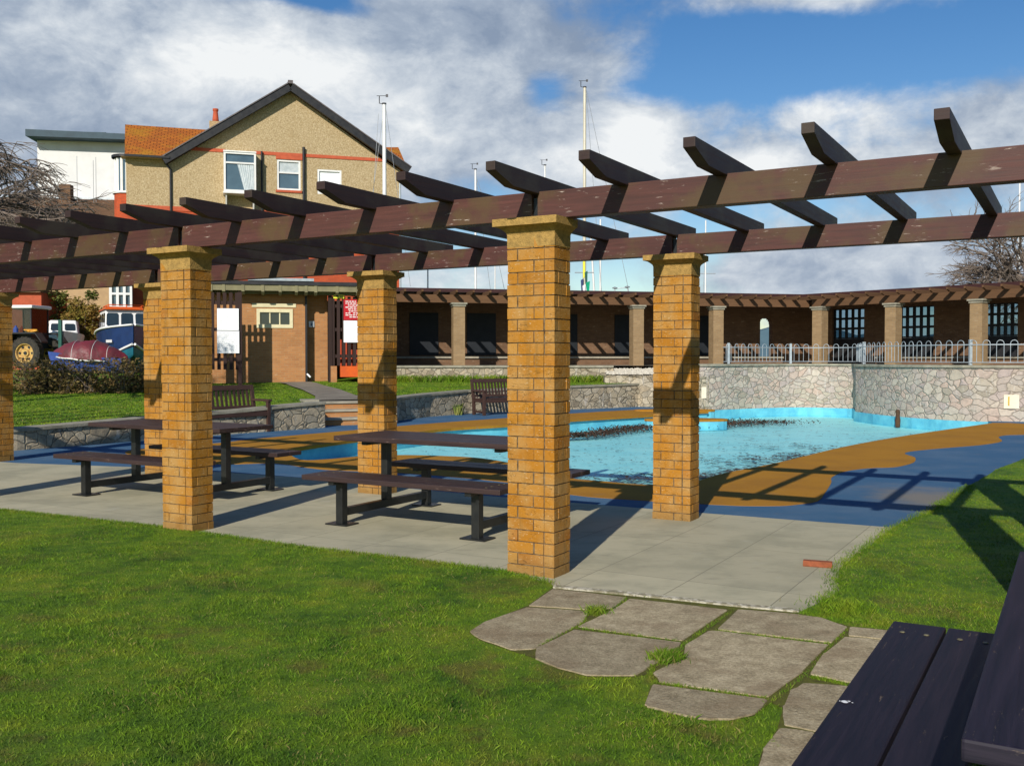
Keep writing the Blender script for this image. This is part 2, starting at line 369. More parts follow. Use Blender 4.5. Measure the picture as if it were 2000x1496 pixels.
M['coping'] = simple('coping_concrete', C(.34, .32, .25), C(.22, .21, .16), 5, .9, .2, .4)
M['grass'] = mk_grass('grass_blades', True); M['lawn'] = mk_grass('lawn_soil_grass', False)
M['arcbrick'] = mk_brickwall('arcade_brick', C(.20, .115, .066), C(.15, .085, .05), C(.17, .12, .085), .4)
M['arcpillar'] = mk_brickwall('arcade_pillar_brick', C(.33, .225, .12), C(.27, .18, .095), C(.28, .22, .14), .3)
M['wcbrick'] = mk_brickwall('block_brick', C(.45, .215, .085), C(.37, .17, .07), C(.36, .24, .13), .3)
M['redbrick'] = mk_brickwall('red_brick', C(.50, .085, .030), C(.40, .07, .03), C(.32, .12, .07), .25, patch=C(.55, .12, .05))
def mk_render():
    m, s = newmat('pebbledash', .95, .1)
    n = s.noise(s.pos, 16, 4, .9); col = s.ramp(n, [(.32, C(.22, .155, .075)), (.5, C(.42, .32, .18)), (.66, C(.60, .50, .33))])
    col = s.mix(s.m('MULTIPLY', s.step(s.noise(s.mapping(s.pos, (1, 1, .5)), .5, 5, .6), .45, .7), .3), col, C(.36, .25, .12))
    s.set(s.b.inputs['Base Color'], col); bump(s, s.noise(s.pos, 20, 4, .8), .6, .03); return m
M['dash'] = mk_render()
M['white'] = simple('white_paint', C(.78, .78, .76), C(.70, .70, .68), 3, .5, .4, .05)
M['cream'] = simple('cream_paint', C(.72, .66, .42), C(.62, .56, .36), 5, .6)
M['offwhite'] = simple('white_render', C(.70, .70, .69), C(.62, .62, .61), 1, .85)
M['slate'] = simple('blue_grey_fascia', C(.04, .075, .10), C(.03, .055, .075), 2, .6)
M['black'] = simple('black_trim', C(.015, .016, .02), C(.03, .03, .032), 4, .5)
M['tile'] = mk_brickwall('clay_tiles', C(.50, .15, .030), C(.40, .16, .025), C(.20, .06, .02), .3, patch=C(.50, .27, .03))
def mk_tile():
    m, s = newmat('clay_tiles', .9, .15)
    br = s.n('ShaderNodeTexBrick', {'Vector': s.uv, 'Color1': C(.46, .145, .022), 'Color2': C(.34, .10, .02), 'Mortar': C(.12, .035, .01), 'Scale': 1, 'Mortar Size': .018, 'Mortar Smooth': .4, 'Brick Width': .30, 'Row Height': .24})
    n = s.noise(s.pos, .8, 5, .6); col = s.mix(s.m('MULTIPLY', s.step(n, .46, .66), .6), br.outputs[0], C(.40, .22, .02))
    col = s.mix(s.m('MULTIPLY', s.step(s.noise(s.pos, 5, 5, .75), .5, .66), .6), col, C(.20, .08, .025))
    s.set(s.b.inputs['Base Color'], col); bump(s, s.m('MULTIPLY', br.outputs[1], -1), .6, .03); return m
M['tile'] = mk_tile()
M['browntile'] = mk_brickwall('brown_tiles', C(.18, .10, .06), C(.14, .085, .05), C(.07, .05, .03), .4)
M['tan'] = simple('tan_render', C(.46, .32, .17), C(.36, .25, .14), 2, .9)
def mk_glass(name='window_glass', tint=C(.10, .16, .20)):
    m, s = newmat(name, .04, .8); s.set(s.b.inputs['Base Color'], s.mix(s.noise(s.pos, 1.5, 2), tint, tuple(c*.4 for c in tint[:3])+(1,))); return m
M['glass'] = mk_glass(); M['glass_dark'] = mk_glass('dark_glass', C(.03, .045, .05))
def mk_clear():
    m, s = newmat('clear_glass', .05, .5)
    tr = s.n('ShaderNodeBsdfTransparent', {'Color': C(.50, .62, .68)}); gl = s.n('ShaderNodeBsdfGlossy', {'Roughness': .05}); fr = s.n('ShaderNodeFresnel', {'IOR': 1.45})
    mx = s.n('ShaderNodeMixShader', {0: fr.outputs[0], 1: tr.outputs[0], 2: gl.outputs[0]}); s.L.new(mx.outputs[0], s.out.inputs[0]); return m
M['clear'] = mk_clear()
M['curtain'] = simple('net_curtain', C(.55, .6, .62), C(.42, .48, .5), 5, .9)
M['arcwood'] = mk_wood('arcade_timber', C(.095, .052, .028), C(.15, .083, .044), C(.3, .22, .16), .8, .2, .7, spec=.1)
M['roofedge'] = simple('dark_red_fascia', C(.045, .016, .015), C(.035, .012, .012), 3, .6)
M['felt'] = simple('grey_roof_felt', C(.30, .30, .30), C(.16, .16, .165), 2, .9)
M['joist'] = simple('olive_joist', C(.24, .22, .12), C(.17, .155, .09), 3, .8)
M['slat'] = mk_wood('dark_slat', C(.028, .018, .016), C(.05, .028, .024), C(.12, .09, .07), .7, .2, spec=.15)
M['sheet'] = simple('white_notice_sheet', C(.86, .88, .90), C(.80, .82, .84), 1, .5, .3, 0)
M['red'] = simple('red_sign', C(.50, .012, .022), C(.42, .010, .018), 2, .5, .3, 0)
M['yellow'] = simple('yellow_sign', C(.80, .78, .05), C(.70, .66, .05), 2, .5, .3, 0)
M['ink'] = simple('faded_ink', C(.66, .68, .71), C(.56, .58, .61), 9, .6, .3, 0)
M['galv'] = simple('galvanised_steel', C(.42, .47, .50), C(.33, .38, .41), 9, .45, .5, .05, metal=.3)
M['mast_white'] = simple('white_mast', C(.80, .80, .78), C(.7, .7, .68), 2, .4, .5, 0)
M['mast_cream'] = simple('cream_mast', C(.60, .56, .44), C(.52, .48, .38), 2, .4, .5, 0)
M['wire'] = simple('steel_wire', C(.4, .42, .44), C(.3, .32, .34), 2, .4, .5, 0)
M['tyre'] = simple('tyre_rubber', C(.03, .03, .028), C(.06, .052, .04), 8, .9, .2, .4)
M['rim'] = simple('rusty_cream_rim', C(.55, .42, .14), C(.40, .18, .05), 12, .7)
M['navy'] = simple('navy_hull', C(.012, .035, .13), C(.010, .026, .10), 3, .35, .5, .05)
M['teal'] = simple('teal_hull', C(.015, .16, .22), C(.012, .11, .16), 3, .5, .4, .1)
M['bluehull'] = simple('blue_boat_hull', C(.05, .09, .33), C(.03, .06, .22), 3, .5)
M['tarp'] = simple('maroon_tarpaulin', C(.17, .022, .032), C(.10, .030, .035), 2.5, .5, .4, .6, .05, bscale=5)
M['orangepaint'] = simple('orange_paint', C(.62, .10, .01), C(.5, .08, .015), 3, .5)
M['hedge'] = simple('scrub_leaf', C(.11, .095, .025), C(.24, .15, .055), 2.5, .8, bs=0)
M['leafgreen'] = simple('bush_leaf', C(.05, .085, .015), C(.14, .14, .02), 2, .7, bs=0)
M['weedgreen'] = simple('weed_leaf', C(.10, .16, .03), C(.2, .2, .05), 3, .7, bs=0)
M['bark'] = simple('grey_bark', C(.25, .205, .17), C(.14, .11, .09), 7, .95, .1, .5)
M['debris'] = simple('brown_weed', C(.10, .055, .030), C(.028, .022, .018), 9, .7, bs=0)
M['pebble'] = simple('pale_pebble', C(.62, .58, .48), C(.42, .38, .30), 9, .8)
M['redbrickloose'] = simple('loose_brick', C(.34, .10, .045), C(.22, .07, .03), 30, .9)
M['green'] = simple('green_post', C(.01, .10, .075), C(.01, .07, .055), 4, .5)
M['brown'] = simple('rusty_pin', C(.09, .045, .02), C(.05, .03, .02), 9, .8)
M['signcream'] = simple('cream_tile', C(.76, .70, .55), C(.68, .62, .48), 4, .6)
M['numyellow'] = simple('yellow_number', C(.62, .42, .04), C(.5, .34, .04), 9, .6)
M['hill'] = simple('blue_hill', C(.10, .17, .20), C(.07, .13, .16), .004, .95, bs=0)
M['sea'] = simple('sea', C(.05, .11, .15), C(.06, .13, .17), .05, .3, bs=0)
M['terrace'] = simple('terrace_paving', C(.24, .21, .16), C(.18, .155, .12), 2, .9)
M['step'] = simple('step_concrete', C(.36, .33, .26), C(.25, .23, .18), 5, .9)
M['bird'] = simple('bird_dropping', C(.85, .85, .85), C(.8, .8, .8), 2, .6, bs=0)
M['grey'] = simple('grey_cabin', C(.30, .32, .33), C(.2, .22, .23), 3, .5)
M['shutter'] = simple('blue_black_shutter', C(.010, .013, .018), C(.016, .02, .026), 3, .6)
M['redpanel'] = simple('red_door_paint', C(.42, .06, .02), C(.35, .05, .02), 3, .6)
M['redpaint'] = simple('terracotta', C(.48, .10, .045), C(.38, .08, .035), 5, .8)
M['greytile'] = simple('grey_verge', C(.16, .14, .14), C(.09, .08, .085), 6, .8)
M['yellow2'] = simple('yellow_rope', C(.70, .40, .05), C(.60, .22, .04), 9, .8)
M['ironwork'] = simple('dark_fitting', C(.06, .06, .07), C(.04, .04, .045), 3, .5)
M['greenflag'] = simple('green_flag', C(.0, .35, .18), C(.0, .25, .14), 3, .8)

M['soil'] = simple('mossy_joint_soil', C(.09, .085, .03), C(.14, .15, .03), 25, .95, .1, .8, .01)
M['tealbright'] = simple('bright_teal_paint', C(.01, .22, .38), C(.01, .17, .3), 3, .5)
M['leafyellow'] = simple('yellowish_leaf', C(.13, .13, .015), C(.20, .11, .02), 2, .7, bs=0)
# ================================================================= SETTING
def zt(x, y): return .34+.026*(min(max(y, 14), 29)-16)+.045*max(0, min(y, 36)-29)
def ztn(X, Y): return .34+.026*(np.clip(Y, 14, 29)-16)+.045*np.clip(Y-29, 0, 7)
def inpoly(X, Y, poly):
    c = np.zeros(len(X), bool); n = len(poly); j = n-1
    for i in range(n):
        xi, yi, xj, yj = poly[i][0], poly[i][1], poly[j][0], poly[j][1]
        c ^= ((yi > Y) != (yj > Y)) & (X < (xj-xi)*(Y-yi)/((yj-yi) or 1e-9)+xi); j = i
    return c
def smooth(pts, n=4):                      # Catmull-Rom through 2-D points
    P = [Vector((p[0], p[1], 0)) for p in pts]; out = []
    for i in range(len(P)-1):
        a, b, c, d = P[max(i-1, 0)], P[i], P[i+1], P[min(i+2, len(P)-1)]
        for k in range(n):
            t = k/n; out.append(.5*((2*b)+(c-a)*t+(2*a-5*b+4*c-d)*t*t+(3*b-a-3*c+d)*t**3))
    return out+[P[-1]]
def offset(pts, d):
    out = []
    for i, p in enumerate(pts):
        a = Vector(pts[max(i-1, 0)][:2]); b = Vector(pts[min(i+1, len(pts)-1)][:2]); t = (b-a).normalized()
        out.append(Vector((p[0]-t.y*d, p[1]+t.x*d, 0)))
    return out
def wallpoly(mb, pts, th, z0, z1, front=0.0):   # wall along pts, from offset `front` to `th` on the left-hand side
    A = offset(pts, front); B = offset(pts, th); n = len(pts)
    Z0 = z0 if hasattr(z0, '__len__') else [z0]*n; Z1 = z1 if hasattr(z1, '__len__') else [z1]*n
    up = lambda p, z: Vector((p.x, p.y, z))
    for i in range(n-1):
        j = i+1
        mb.quad([up(A[i], Z0[i]), up(A[j], Z0[j]), up(A[j], Z1[j]), up(A[i], Z1[i])])
        mb.quad([up(B[j], Z0[j]), up(B[i], Z0[i]), up(B[i], Z1[i]), up(B[j], Z1[j])])
        mb.quad([up(A[i], Z1[i]), up(A[j], Z1[j]), up(B[j], Z1[j]), up(B[i], Z1[i])])
        mb.quad([up(B[i], Z0[i]), up(B[j], Z0[j]), up(A[j], Z0[j]), up(A[i], Z0[i])])
    mb.quad([up(B[0], Z0[0]), up(A[0], Z0[0]), up(A[0], Z1[0]), up(B[0], Z1[0])])
    mb.quad([up(A[-1], Z0[-1]), up(B[-1], Z0[-1]), up(B[-1], Z1[-1]), up(A[-1], Z1[-1])])
def lerp(a, b, t): return a+(b-a)*t

# pool outline
near_px = [(560, 884), (588, 898), (640, 897), (696, 892), (775, 889), (842, 890), (928, 894), (989, 903), (1050, 917), (1114, 934), (1178, 940), (1229, 945), (1290, 947), (1355, 941), (1412, 925), (1527, 902), (1650, 872.5), (1776, 850), (1940, 826)]
far_px = [(1381, 804), (1340, 806), (1263, 811.5), (1114, 820), (990, 830), (877, 837), (780, 848), (676, 861), (600, 872), (556, 879)]
near_w = smooth(GL(near_px), 4); far_w = smooth(GL(far_px), 4)
HW = [(5.38, 28.55), (5.9, 28.75), (7.2, 29.7), (8.6, 30.35), (9.6, 30.2), (10.3, 29.6), (9.82, 28.0), (9.95, 26.3), (10.4, 24.7), (11.2, 23.6), (12.3, 23.15), (14, 22.9), (18.5, 22.6)]
HWs = smooth(HW[:6], 4)[:-1]+[Vector((10.3, 29.6, 0)), Vector((10.05, 28.5, 0))]+smooth(HW[6:], 4)
wallseg = [p for p in HWs if p.y > 23.35][::-1]
pool = near_w+[p+Vector((0, .12, 0)) for p in wallseg]+far_w
PF = -.30
mb = MB(); mb.poly(pool, PF); mb.build('pool_floor', M['pool'], kind='structure')
mb = MB(); rim = [Vector((p.x, p.y, 0)) for p in pool]
for i in range(len(rim)):
    p, q = rim[i], rim[(i+1) % len(rim)]
    mb.quad([p+Vector((0, 0, PF)), q+Vector((0, 0, PF)), q+Vector((0, 0, -.004)), p+Vector((0, 0, -.004))][::-1])
mb.build('pool_wall', M['poolwall'], label='turquoise painted low sides round the paddling pool basin', cat='pool wall')
mb = MB(); mb.poly(pool, PF+.05); mb.build('water', M['water'], kind='structure')
# base ground, rubber surround, ochre border, patio
holeW = [p for p in pool]
mb = MB(); mb.poly([(-3000, -600, 0), (3000, -600, 0), (3000, 75, 0), (-3000, 75, 0)], -.03, [holeW]); mb.build('ground', M['lawn'], kind='structure')
mb = MB(); mb.poly([(-16, 4, 0), (18.4, 4, 0), (18.4, 23, 0), (11, 24, 0), (10.4, 31, 0), (-16, 32, 0)], 0, [holeW]); mb.build('blue_pool_surround', M['blue'], kind='structure')
o_px = [(1380, 985), (1213, 975), (1114, 966), (989, 942), (800, 925), (628, 917), (538, 905), (431, 907), (330, 898), (262, 890), (244, 884), (262, 879), (330, 873), (431, 865), (500, 857), (671, 842), (843, 827), (990, 816.6), (1113, 808), (1250, 800), (1372, 796.5)]
o_px2 = [(1970, 826), (2050, 832), (2080, 846), (2000, 849), (1965, 850), (1950, 854), (1957, 862), (1925, 868), (1895, 871), (1845, 875), (1797, 879.5), (1772, 883), (1768, 887), (1786, 893), (1788, 899), (1783, 904), (1766, 909), (1744, 912.7), (1695, 914.5), (1650, 921), (1625, 932), (1624, 940), (1622, 946), (1612, 962), (1597, 979), (1560, 985), (1524, 988), (1450, 988), (1380, 985)]
o1 = smooth(GL(o_px), 3); o2 = smooth(GL(o_px2), 3)
ring = o2[:-1]+o1        # outer edge of the ochre band (ends at the far right tip of the basin)
band = ring+far_w[1:]+near_w[:]
mb = MB(); mb.poly(band, .004, thick=.03); mb.build('ochre_pool_border', M['orange'], kind='structure')
# overhanging lip of the far rim
mb = MB(); far_all = far_w[::-1]; wallpoly(mb, [(p.x, p.y) for p in far_all], .05, -.045, .0085, front=-.06)
mb.build('pool_coping', M['orange'], label='thin ochre lip along the far rim of the pool', cat='pool edge')
patio_far = GL([(1748, 1032), (1370, 1003), (1175, 987.5), (992, 973), (807, 956), (634, 937), (431, 923), (282, 914), (30, 905)])
near_edge = GL([(0, 998), (165, 1016), (330, 1034), (470, 1055), (600, 1073), (800, 1096), (990, 1120), (1076, 1142)])
strip = GL([(1082, 1152), (1200, 1163), (1330, 1177), (1450, 1190), (1560, 1200)])
r_edge = GL([(1600, 1182), (1640, 1155), (1632, 1132), (1645, 1108), (1668, 1090), (1695, 1072), (1722, 1052), (1748, 1032), (1784, 1016), (1818, 1000), (1858, 974), (1895, 950), (1925, 932), (1955, 915), (2000, 897), (2080, 868), (2200, 840)])
mb = MB(); mb.poly([(-12.5, 16.6, 0)]+patio_far[::-1]+[G(1760, 1060), (4.4, 6.2, 0), (2.6, 5.0, 0)]+[G(1560, 1196)]+strip[::-1][1:]+[(0, 6.3, 0), (-3.5, 8, 0), (-12.5, 12.6, 0)], .008, thick=.04)
mb.build('patio', M['conc'], kind='structure')
mb = MB(); wallpoly(mb, [(p.x, p.y) for p in strip], .040, -.02, .026, front=-.018); 
kerb = simple('chipped_white_cement', C(.62, .58, .46), C(.30, .27, .18), 26, .95, .1, .9, .01, stops=(.42, .56)); mb.build('patio_kerb', kerb, kind='structure')
def jag(pts, a, n=4):
    out = []
    for i in range(len(pts)-1):
        for k in range(n):
            p = pts[i].lerp(pts[i+1], k/n); out.append(p+Vector((random.uniform(-a, a), random.uniform(-a, a), 0)))
    return out+[pts[-1]]
lawn_poly = [Vector((-9, 11.75, 0)), Vector((-7, 10.7, 0))]+jag(near_edge, .015)+strip+jag(r_edge, .02)+[Vector((18, 16.5, 0)), Vector((18, -8, 0)), Vector((-18, -8, 0)), Vector((-18, 16.4, 0))]
mb = MB(); mb.poly(lawn_poly, .014); mb.build('lawn', M['lawn'], kind='structure')
joint = GL([(1078, 1153), (1558, 1201), (1664, 1229), (1745, 1236), (1655, 1347), (1602, 1440), (1550, 1535), (1510, 1625), (1412, 1602), (1476, 1518), (1488, 1475), (1518, 1431), (1529, 1390), (1505, 1378), (1475, 1404), (1430, 1414), (1320, 1403), (1260, 1386), (1270, 1345), (1288, 1341), (1270, 1322), (1240, 1328), (1149, 1328), (1090, 1313), (1045, 1292), (1000, 1277), (940, 1257), (916, 1241), (945, 1221), (1030, 1188)])
mb = MB(); mb.poly(joint, .0165); mb.build('path_soil', M['soil'], kind='structure')
# crazy old flagstones of the path towards the camera
FS = [[(1080, 1156), (1224, 1173), (1197, 1194), (1149, 1197), (1032, 1189)],
      [(1030, 1192), (1149, 1200), (1140, 1221), (1044, 1274), (1000, 1276), (940, 1256), (918, 1241), (945, 1222)],
      [(1231, 1175), (1422, 1197), (1333, 1258), (1128, 1230), (1188, 1201)],
      [(1122, 1237), (1332, 1263), (1318, 1280), (1276, 1305), (1240, 1327), (1149, 1327), (1090, 1312), (1046, 1293), (1047, 1274)],
      [(1443, 1197), (1553, 1206), (1605, 1214), (1655, 1232), (1624, 1262), (1402, 1236)],
      [(1385, 1239), (1400, 1239), (1618, 1266), (1568, 1318), (1500, 1370), (1290, 1340), (1276, 1321), (1336, 1290), (1338, 1268)],
      [(1274, 1345), (1499, 1375), (1474, 1403), (1430, 1413), (1380, 1413), (1320, 1402), (1260, 1386)],
      [(1661, 1231), (1740, 1239), (1724, 1255), (1655, 1247)],
      [(1651, 1251), (1722, 1257), (1660, 1341), (1582, 1324), (1608, 1284)],
      [(1570, 1342), (1658, 1348), (1596, 1437), (1531, 1424), (1530, 1388), (1542, 1358)],
      [(1522, 1431), (1592, 1440), (1545, 1530), (1480, 1520), (1490, 1475)],
      [(1475, 1530), (1540, 1540), (1500, 1620), (1420, 1600)]]
flags = [GL(p) for p in FS]
for i, p in enumerate(flags):
    c = sum(p, Vector())/len(p); mb = MB()
    q = [c+(v-c)*.998 for v in p]; qq = []
    for k in range(len(q)):
        a, b, d = q[k-1], q[k], q[(k+1) % len(q)]
        qq += [b.lerp(a, min(.2, .010/max((a-b).length, .01))), b.lerp(d, min(.2, .010/max((d-b).length, .01)))]
    mb.poly(jag(qq+[qq[0]], .004, 2)[:-1], .021+.003*random.random(), thick=.05)
    for k in range(len(mb.rn)): mb.rn[k] = (i*.37) % 1
    mb.build('path_paving', M['flag'], kind='structure')
# ---- low walls and the upper lawn
LW1 = [(-13, 11.4), (-10.2, 13.9), (-8.07, 15.95), (-6.77, 17.9), (-5.4, 19.6), (-4.6, 20.55), (-4.05, 21.2)]
LW2 = [(-2.78, 22.5), (-2.72, 23.6), (-2.1, 25.2), (-1.21, 26.6), (0.2, 27.8), (1.7, 28.7), (3.3, 29.9), (4.0, 30.5)]
z1 = [.34, .35, .355, .41, .47, .53, .56]; z2 = [.56, .565, .59, .63, .66, .685, .71, .73]
w = thing('low_stone_wall', (-7, 17.5, 0), 'low rubble stone wall with concrete top running from far left to the steps', 'wall', 'low stone walls round the pool')
mb = MB(); wallpoly(mb, LW1, .35, -.05, [z-.05 for z in z1]); mb.build('stonework', M['stone_low'], w)
mb = MB(); wallpoly(mb, LW1, .42, [z-.048 for z in z1], z1, front=-.04); mb.build('coping', M['coping'], w)
w = thing('low_stone_wall', (0, 27.5, 0), 'low rubble stone wall with concrete top between the steps and the tall wall', 'wall', 'low stone walls round the pool')
mb = MB(); wallpoly(mb, LW2, .35, -.05, [z-.05 for z in z2]); mb.build('stonework', M['stone_low'], w)
mb = MB(); wallpoly(mb, LW2, .42, [z-.048 for z in z2], z2, front=-.04); mb.build('coping', M['coping'], w)
# upper lawn: fan from the wall top to far behind
SF = Frame((-4.22, 21.75), (.93, .36))
fr = [(-40, -6), (-26, 2)]+offset(LW1, .25)+[SF.p(-.02, .98), SF.p(1.48, .98)]+offset(LW2, .25)
fr = [Vector((p[0], p[1], 0)) for p in fr]
back = [Vector((lerp(-90, 4.6, i/(len(fr)-1))**1 if i < len(fr)-1 else 4.6, 100, 0)) for i in range(len(fr))]
mb = MB()
def rowpt(i, t):
    p = fr[i].lerp(back[i], t)
    if i >= len(fr)-3 and t > 0: p.x = min(p.x, 4.5)
    return Vector((p.x, p.y, zt(p.x, p.y)-.02))
T = [0, .008, .016, .025, .035, .045, .055, .065, .075, .085, .095, .105, .115, .125, .14, .16, .18, .2, .23, .3, .5, 1]
for i in range(len(fr)-1):
    for k in range(len(T)-1):
        mb.quad([rowpt(i, T[k]), rowpt(i+1, T[k]), rowpt(i+1, T[k+1]), rowpt(i, T[k+1])], smooth=True)
ufr = fr
mb.build('upper_lawn', M['lawn'], kind='structure')
# steps up to the toilet block and its path
stp = thing('steps', (-3.5, 22.6, 0), 'three shallow concrete steps with brick risers in the gap of the low wall', 'steps')
for k in range(3):
    mb = MB(); mb.box(SF, .0, 1.46, .02+.32*k, 1.02, -.04+.002*k, .12+.17*k-.001*k); mb.build('riser', M['wcbrick'], stp)
    mb = MB(); mb.box(SF, .0, 1.46, -.02+.32*k, 1.01-.002*k if k == 2 else .34+.32*k, .122+.17*k, .172+.17*k); mb.build('tread', M['step'], stp)
for s0, zz0 in ((-.30, .56), (1.465, .565)):
    mb = MB(); mb.box(SF, s0, s0+.295, .20, 1.05, -.05, zz0-.05); mb.build('cheek_wall', M['stone_low'], stp); mb = MB(); mb.box(SF, s0-.02, s0+.315, .43 if s0 < 0 else .43, 1.08, zz0-.044, zz0+.004); mb.build('cheek_coping', M['coping'], stp)
mb = MB()
def U(px, py):      # point of the sloping upper lawn under a pixel
    d = ray(px, py); k = 16/d.y
    while CH+d.z*k > zt(d.x*k, d.y*k) and d.y*k < 60: k += .02/d.y
    return Vector((d.x*k, d.y*k, zt(d.x*k, d.y*k)+.012))
pl = [SF.p(-.0, .95), U(616, 775), U(590, 762), U(558, 750.5), U(540, 747.5)]; pr = [SF.p(1.46, .95), U(694, 773), U(662, 761), U(618, 749), U(606, 746.5)]
for q in (pl[0], pr[0]): q.z = zt(q.x, q.y)+.012
for i in range(4):
    for k in range(6):
        for j in range(4):
            q = [pl[i].lerp(pl[i+1], (k+a)/6).lerp(pr[i].lerp(pr[i+1], (k+a)/6), (j+b)/4) for a, b in ((0, 0), (0, 1), (1, 1), (1, 0))]
            mb.quad([Vector((v.x, v.y, zt(v.x, v.y)+.02)) for v in q])
mb.build('footpath', M['terrace'], kind='structure')
# ---- tall crazy-stone wall with coping, planter wall
hw = thing('tall_stone_wall', (9, 27, 0), 'tall pale crazy-stone retaining wall curving round the right side of the pool', 'wall')
HP = [(p.x, p.y) for p in HWs]
mb = MB(); wallpoly(mb, HP, .5, -.32, 1.27); mb.build('stonework', M['stone'], hw)
mb = MB(); wallpoly(mb, HP, .55, 1.272, 1.335, front=-.05); mb.build('coping', M['coping'], hw)
mb = MB(); wallpoly(mb, [(p.x, p.y) for p in HWs if p.y > 23.3 and p.x > 5.6], -.004, -.31, -.02, front=-.02); mb.build('painted_base', M['poolwall'], hw, label='turquoise painted foot of the wall')
PWL = [(2.9, 30.55), (3.8, 30.5), (4.6, 29.9), (5.1, 29.1), (5.4, 28.5)]
mb = MB(); wallpoly(mb, [(p.x, p.y) for p in smooth(PWL, 3)], .4, -.05, .97)
mb.build('planter_wall', M['stone_low'], label='mossy rubble wall below the strip of white pebbles', cat='wall')
PW = [(-4.6, 31.25), (-1, 31.75), (3.3, 31.9)]
pw = thing('parapet_wall', (-1, 31.6, .7), 'pale stone parapet wall with flat top in front of the long arcade', 'wall')
mb = MB(); wallpoly(mb, PW, .3, .6, 1.2); mb.build('stonework', M['stone_low'], pw)
mb = MB(); wallpoly(mb, PW, .36, 1.202, 1.27, front=-.05); mb.build('coping', M['coping'], pw)
# ---- terrace behind the walls
hb = offset(HP, .3)
mb = MB(); mb.poly([Vector((-4.6, 31.4, 0)), Vector((3.3, 32.1, 0)), Vector((3.4, 33.6, 0)), Vector((6.4, 34.3, 0))]+[p for p in hb if p.x > 6.4]+[Vector((40, 22, 0)), Vector((40, 75, 0)), Vector((-4.6, 75, 0))], 1.245)
mb.build('terrace', M['terrace'], kind='structure')
mb = MB(); mb.poly([Vector((3.0, 30.7, 0)), Vector((4.7, 30.1, 0)), Vector((5.4, 28.9, 0)), Vector((6.6, 29.9, 0)), Vector((6.5, 34.9, 0)), Vector((3.0, 34, 0))], .955)
mb.build('planter_soil', M['terrace'], kind='structure')
mb = MB()
for k in range(2600):
    x = random.uniform(3.05, 6.5); y = random.uniform(30.75 if x < 5 else 30.2, 33.2)
    r = random.uniform(.03, .075); c = Vector((x, y, .97+r*.5+max(0, (y-31))*.06))
    ang = random.uniform(0, 6.3); e = Vector((math.cos(ang), math.sin(ang), 0))*r*1.3; f = Vector((-e.y, e.x, 0))*.7; u = Vector((0, 0, r*.8))
    rr = random.random()
    for a, b in ((e, f), (f, -e), (-e, -f), (-f, e)): mb.quad([c+a, c+b, c+u], None, rr); 
mb.build('white_pebbles', M['pebble'], kind='stuff', label='bed of pale pebbles under the arcade pillars', cat='pebbles')
# sea and hills beyond (seen through the arch and the glazed doors)
mb = MB(); mb.poly([(-3000, 74, 0), (3000, 74, 0), (3000, 9000, 0), (-3000, 9000, 0)], -.6); mb.build('sea', M['sea'], kind='structure')
mb = MB(); prev = None
for i in range(61):
    x = -2200+i*90; h = 105+40*math.sin(i*.55)+22*math.sin(i*1.7+1)+10*math.sin(i*3.9); y = 3600+250*math.sin(i*.3)
    cur = (Vector((x, y, -1)), Vector((x, y+500, h)), Vector((x, y+1500, h*.7)))
    if prev: mb.quad([prev[0], cur[0], cur[1], prev[1]], smooth=True); mb.quad([prev[1], cur[1], cur[2], prev[2]], smooth=True)
    prev = cur
mb.build('hills', M['hill'], kind='structure')

# ================================================================= PERGOLA
PG = Frame((.2855, 6.615), (.865, -.5015))     # origin: near corner of the middle front pillar
SP, TD = 3.5, 2.68; PWD, PDP = .365, .235
perg = thing('pergola', PG.p(0, 0, 0), 'dark stained timber pergola on square ochre brick pillars beside the pool', 'pergola')
def brick_pillar(fr_s, fr_t, flat_back=False):
    global PG
    P = lambda s, t, z: PG.p(fr_s+s, fr_t+t, z)
    fr = Frame(PG.p(fr_s, fr_t), PG.e)
    rowh, mj = .0805, .008; core = MB(); core.box(fr, -PWD+.006, -.006, .006, PDP-.006, 0, 2.275)
    b = MB(); z = .0; i = 0
    W = [-PWD, -.290, -.078, 0]
    while z < 2.26:
        z1 = z+rowh-mj; A = i % 2
        def put(s0, s1, t0, t1):
            j = lambda: random.uniform(-.003, .003)
            r = random.random(); g = mj/2
            p = [fr.p(s0+g*(s0 != -PWD)+j(), t0+g*(t0 != 0)+j(), z), fr.p(s1-g*(s1 != 0)+j(), t0+g*(t0 != 0)+j(), z), fr.p(s1-g*(s1 != 0)+j(), t1-g*(t1 != PDP)+j(), z), fr.p(s0+g*(s0 != -PWD)+j(), t1-g*(t1 != PDP)+j(), z)]
            q = [v+Vector((0, 0, z1-z)) for v in p]; b.hexa(p+q, r=r)
        cut = -.285 if A else -.158
        put(-PWD, cut, 0, .115); put(cut, -.078, 0, .115)
        sc = .06 if A else .175
        put(-.078, 0, 0, sc); put(-.078, 0, sc, PDP)
        cb = -.21 if A else -.29
        put(-PWD, cb, .115, PDP); put(cb, -.078, .115, PDP)
        z += rowh; i += 1
    return core, b
def capital(fr_s, fr_t, back=.07):
    fr = Frame(PG.p(fr_s, fr_t), PG.e); m = MB()
    prof = [(0.002, 2.262), (.003, 2.350), (.009, 2.366), (.024, 2.380), (.040, 2.392), (.055, 2.402)]
    def ringp(o, z, f=1): return [fr.p(-PWD-o, -o*f, z), fr.p(o, -o*f, z), fr.p(o, PDP+min(o, back), z), fr.p(-PWD-o, PDP+min(o, back), z)]
    prev = None
    for o, z in prof:
        cur = ringp(o, z)
        if prev:
            for k in range(4): m.quad([prev[k], prev[(k+1) % 4], cur[(k+1) % 4], cur[k]], None, .4)
        prev = cur
    m.box(fr, -PWD-.074, .058, -.085, PDP+back, 2.402, 2.452, r=.5)
    return m
def bay(k): return -SP*k if k >= 0 else 3.3
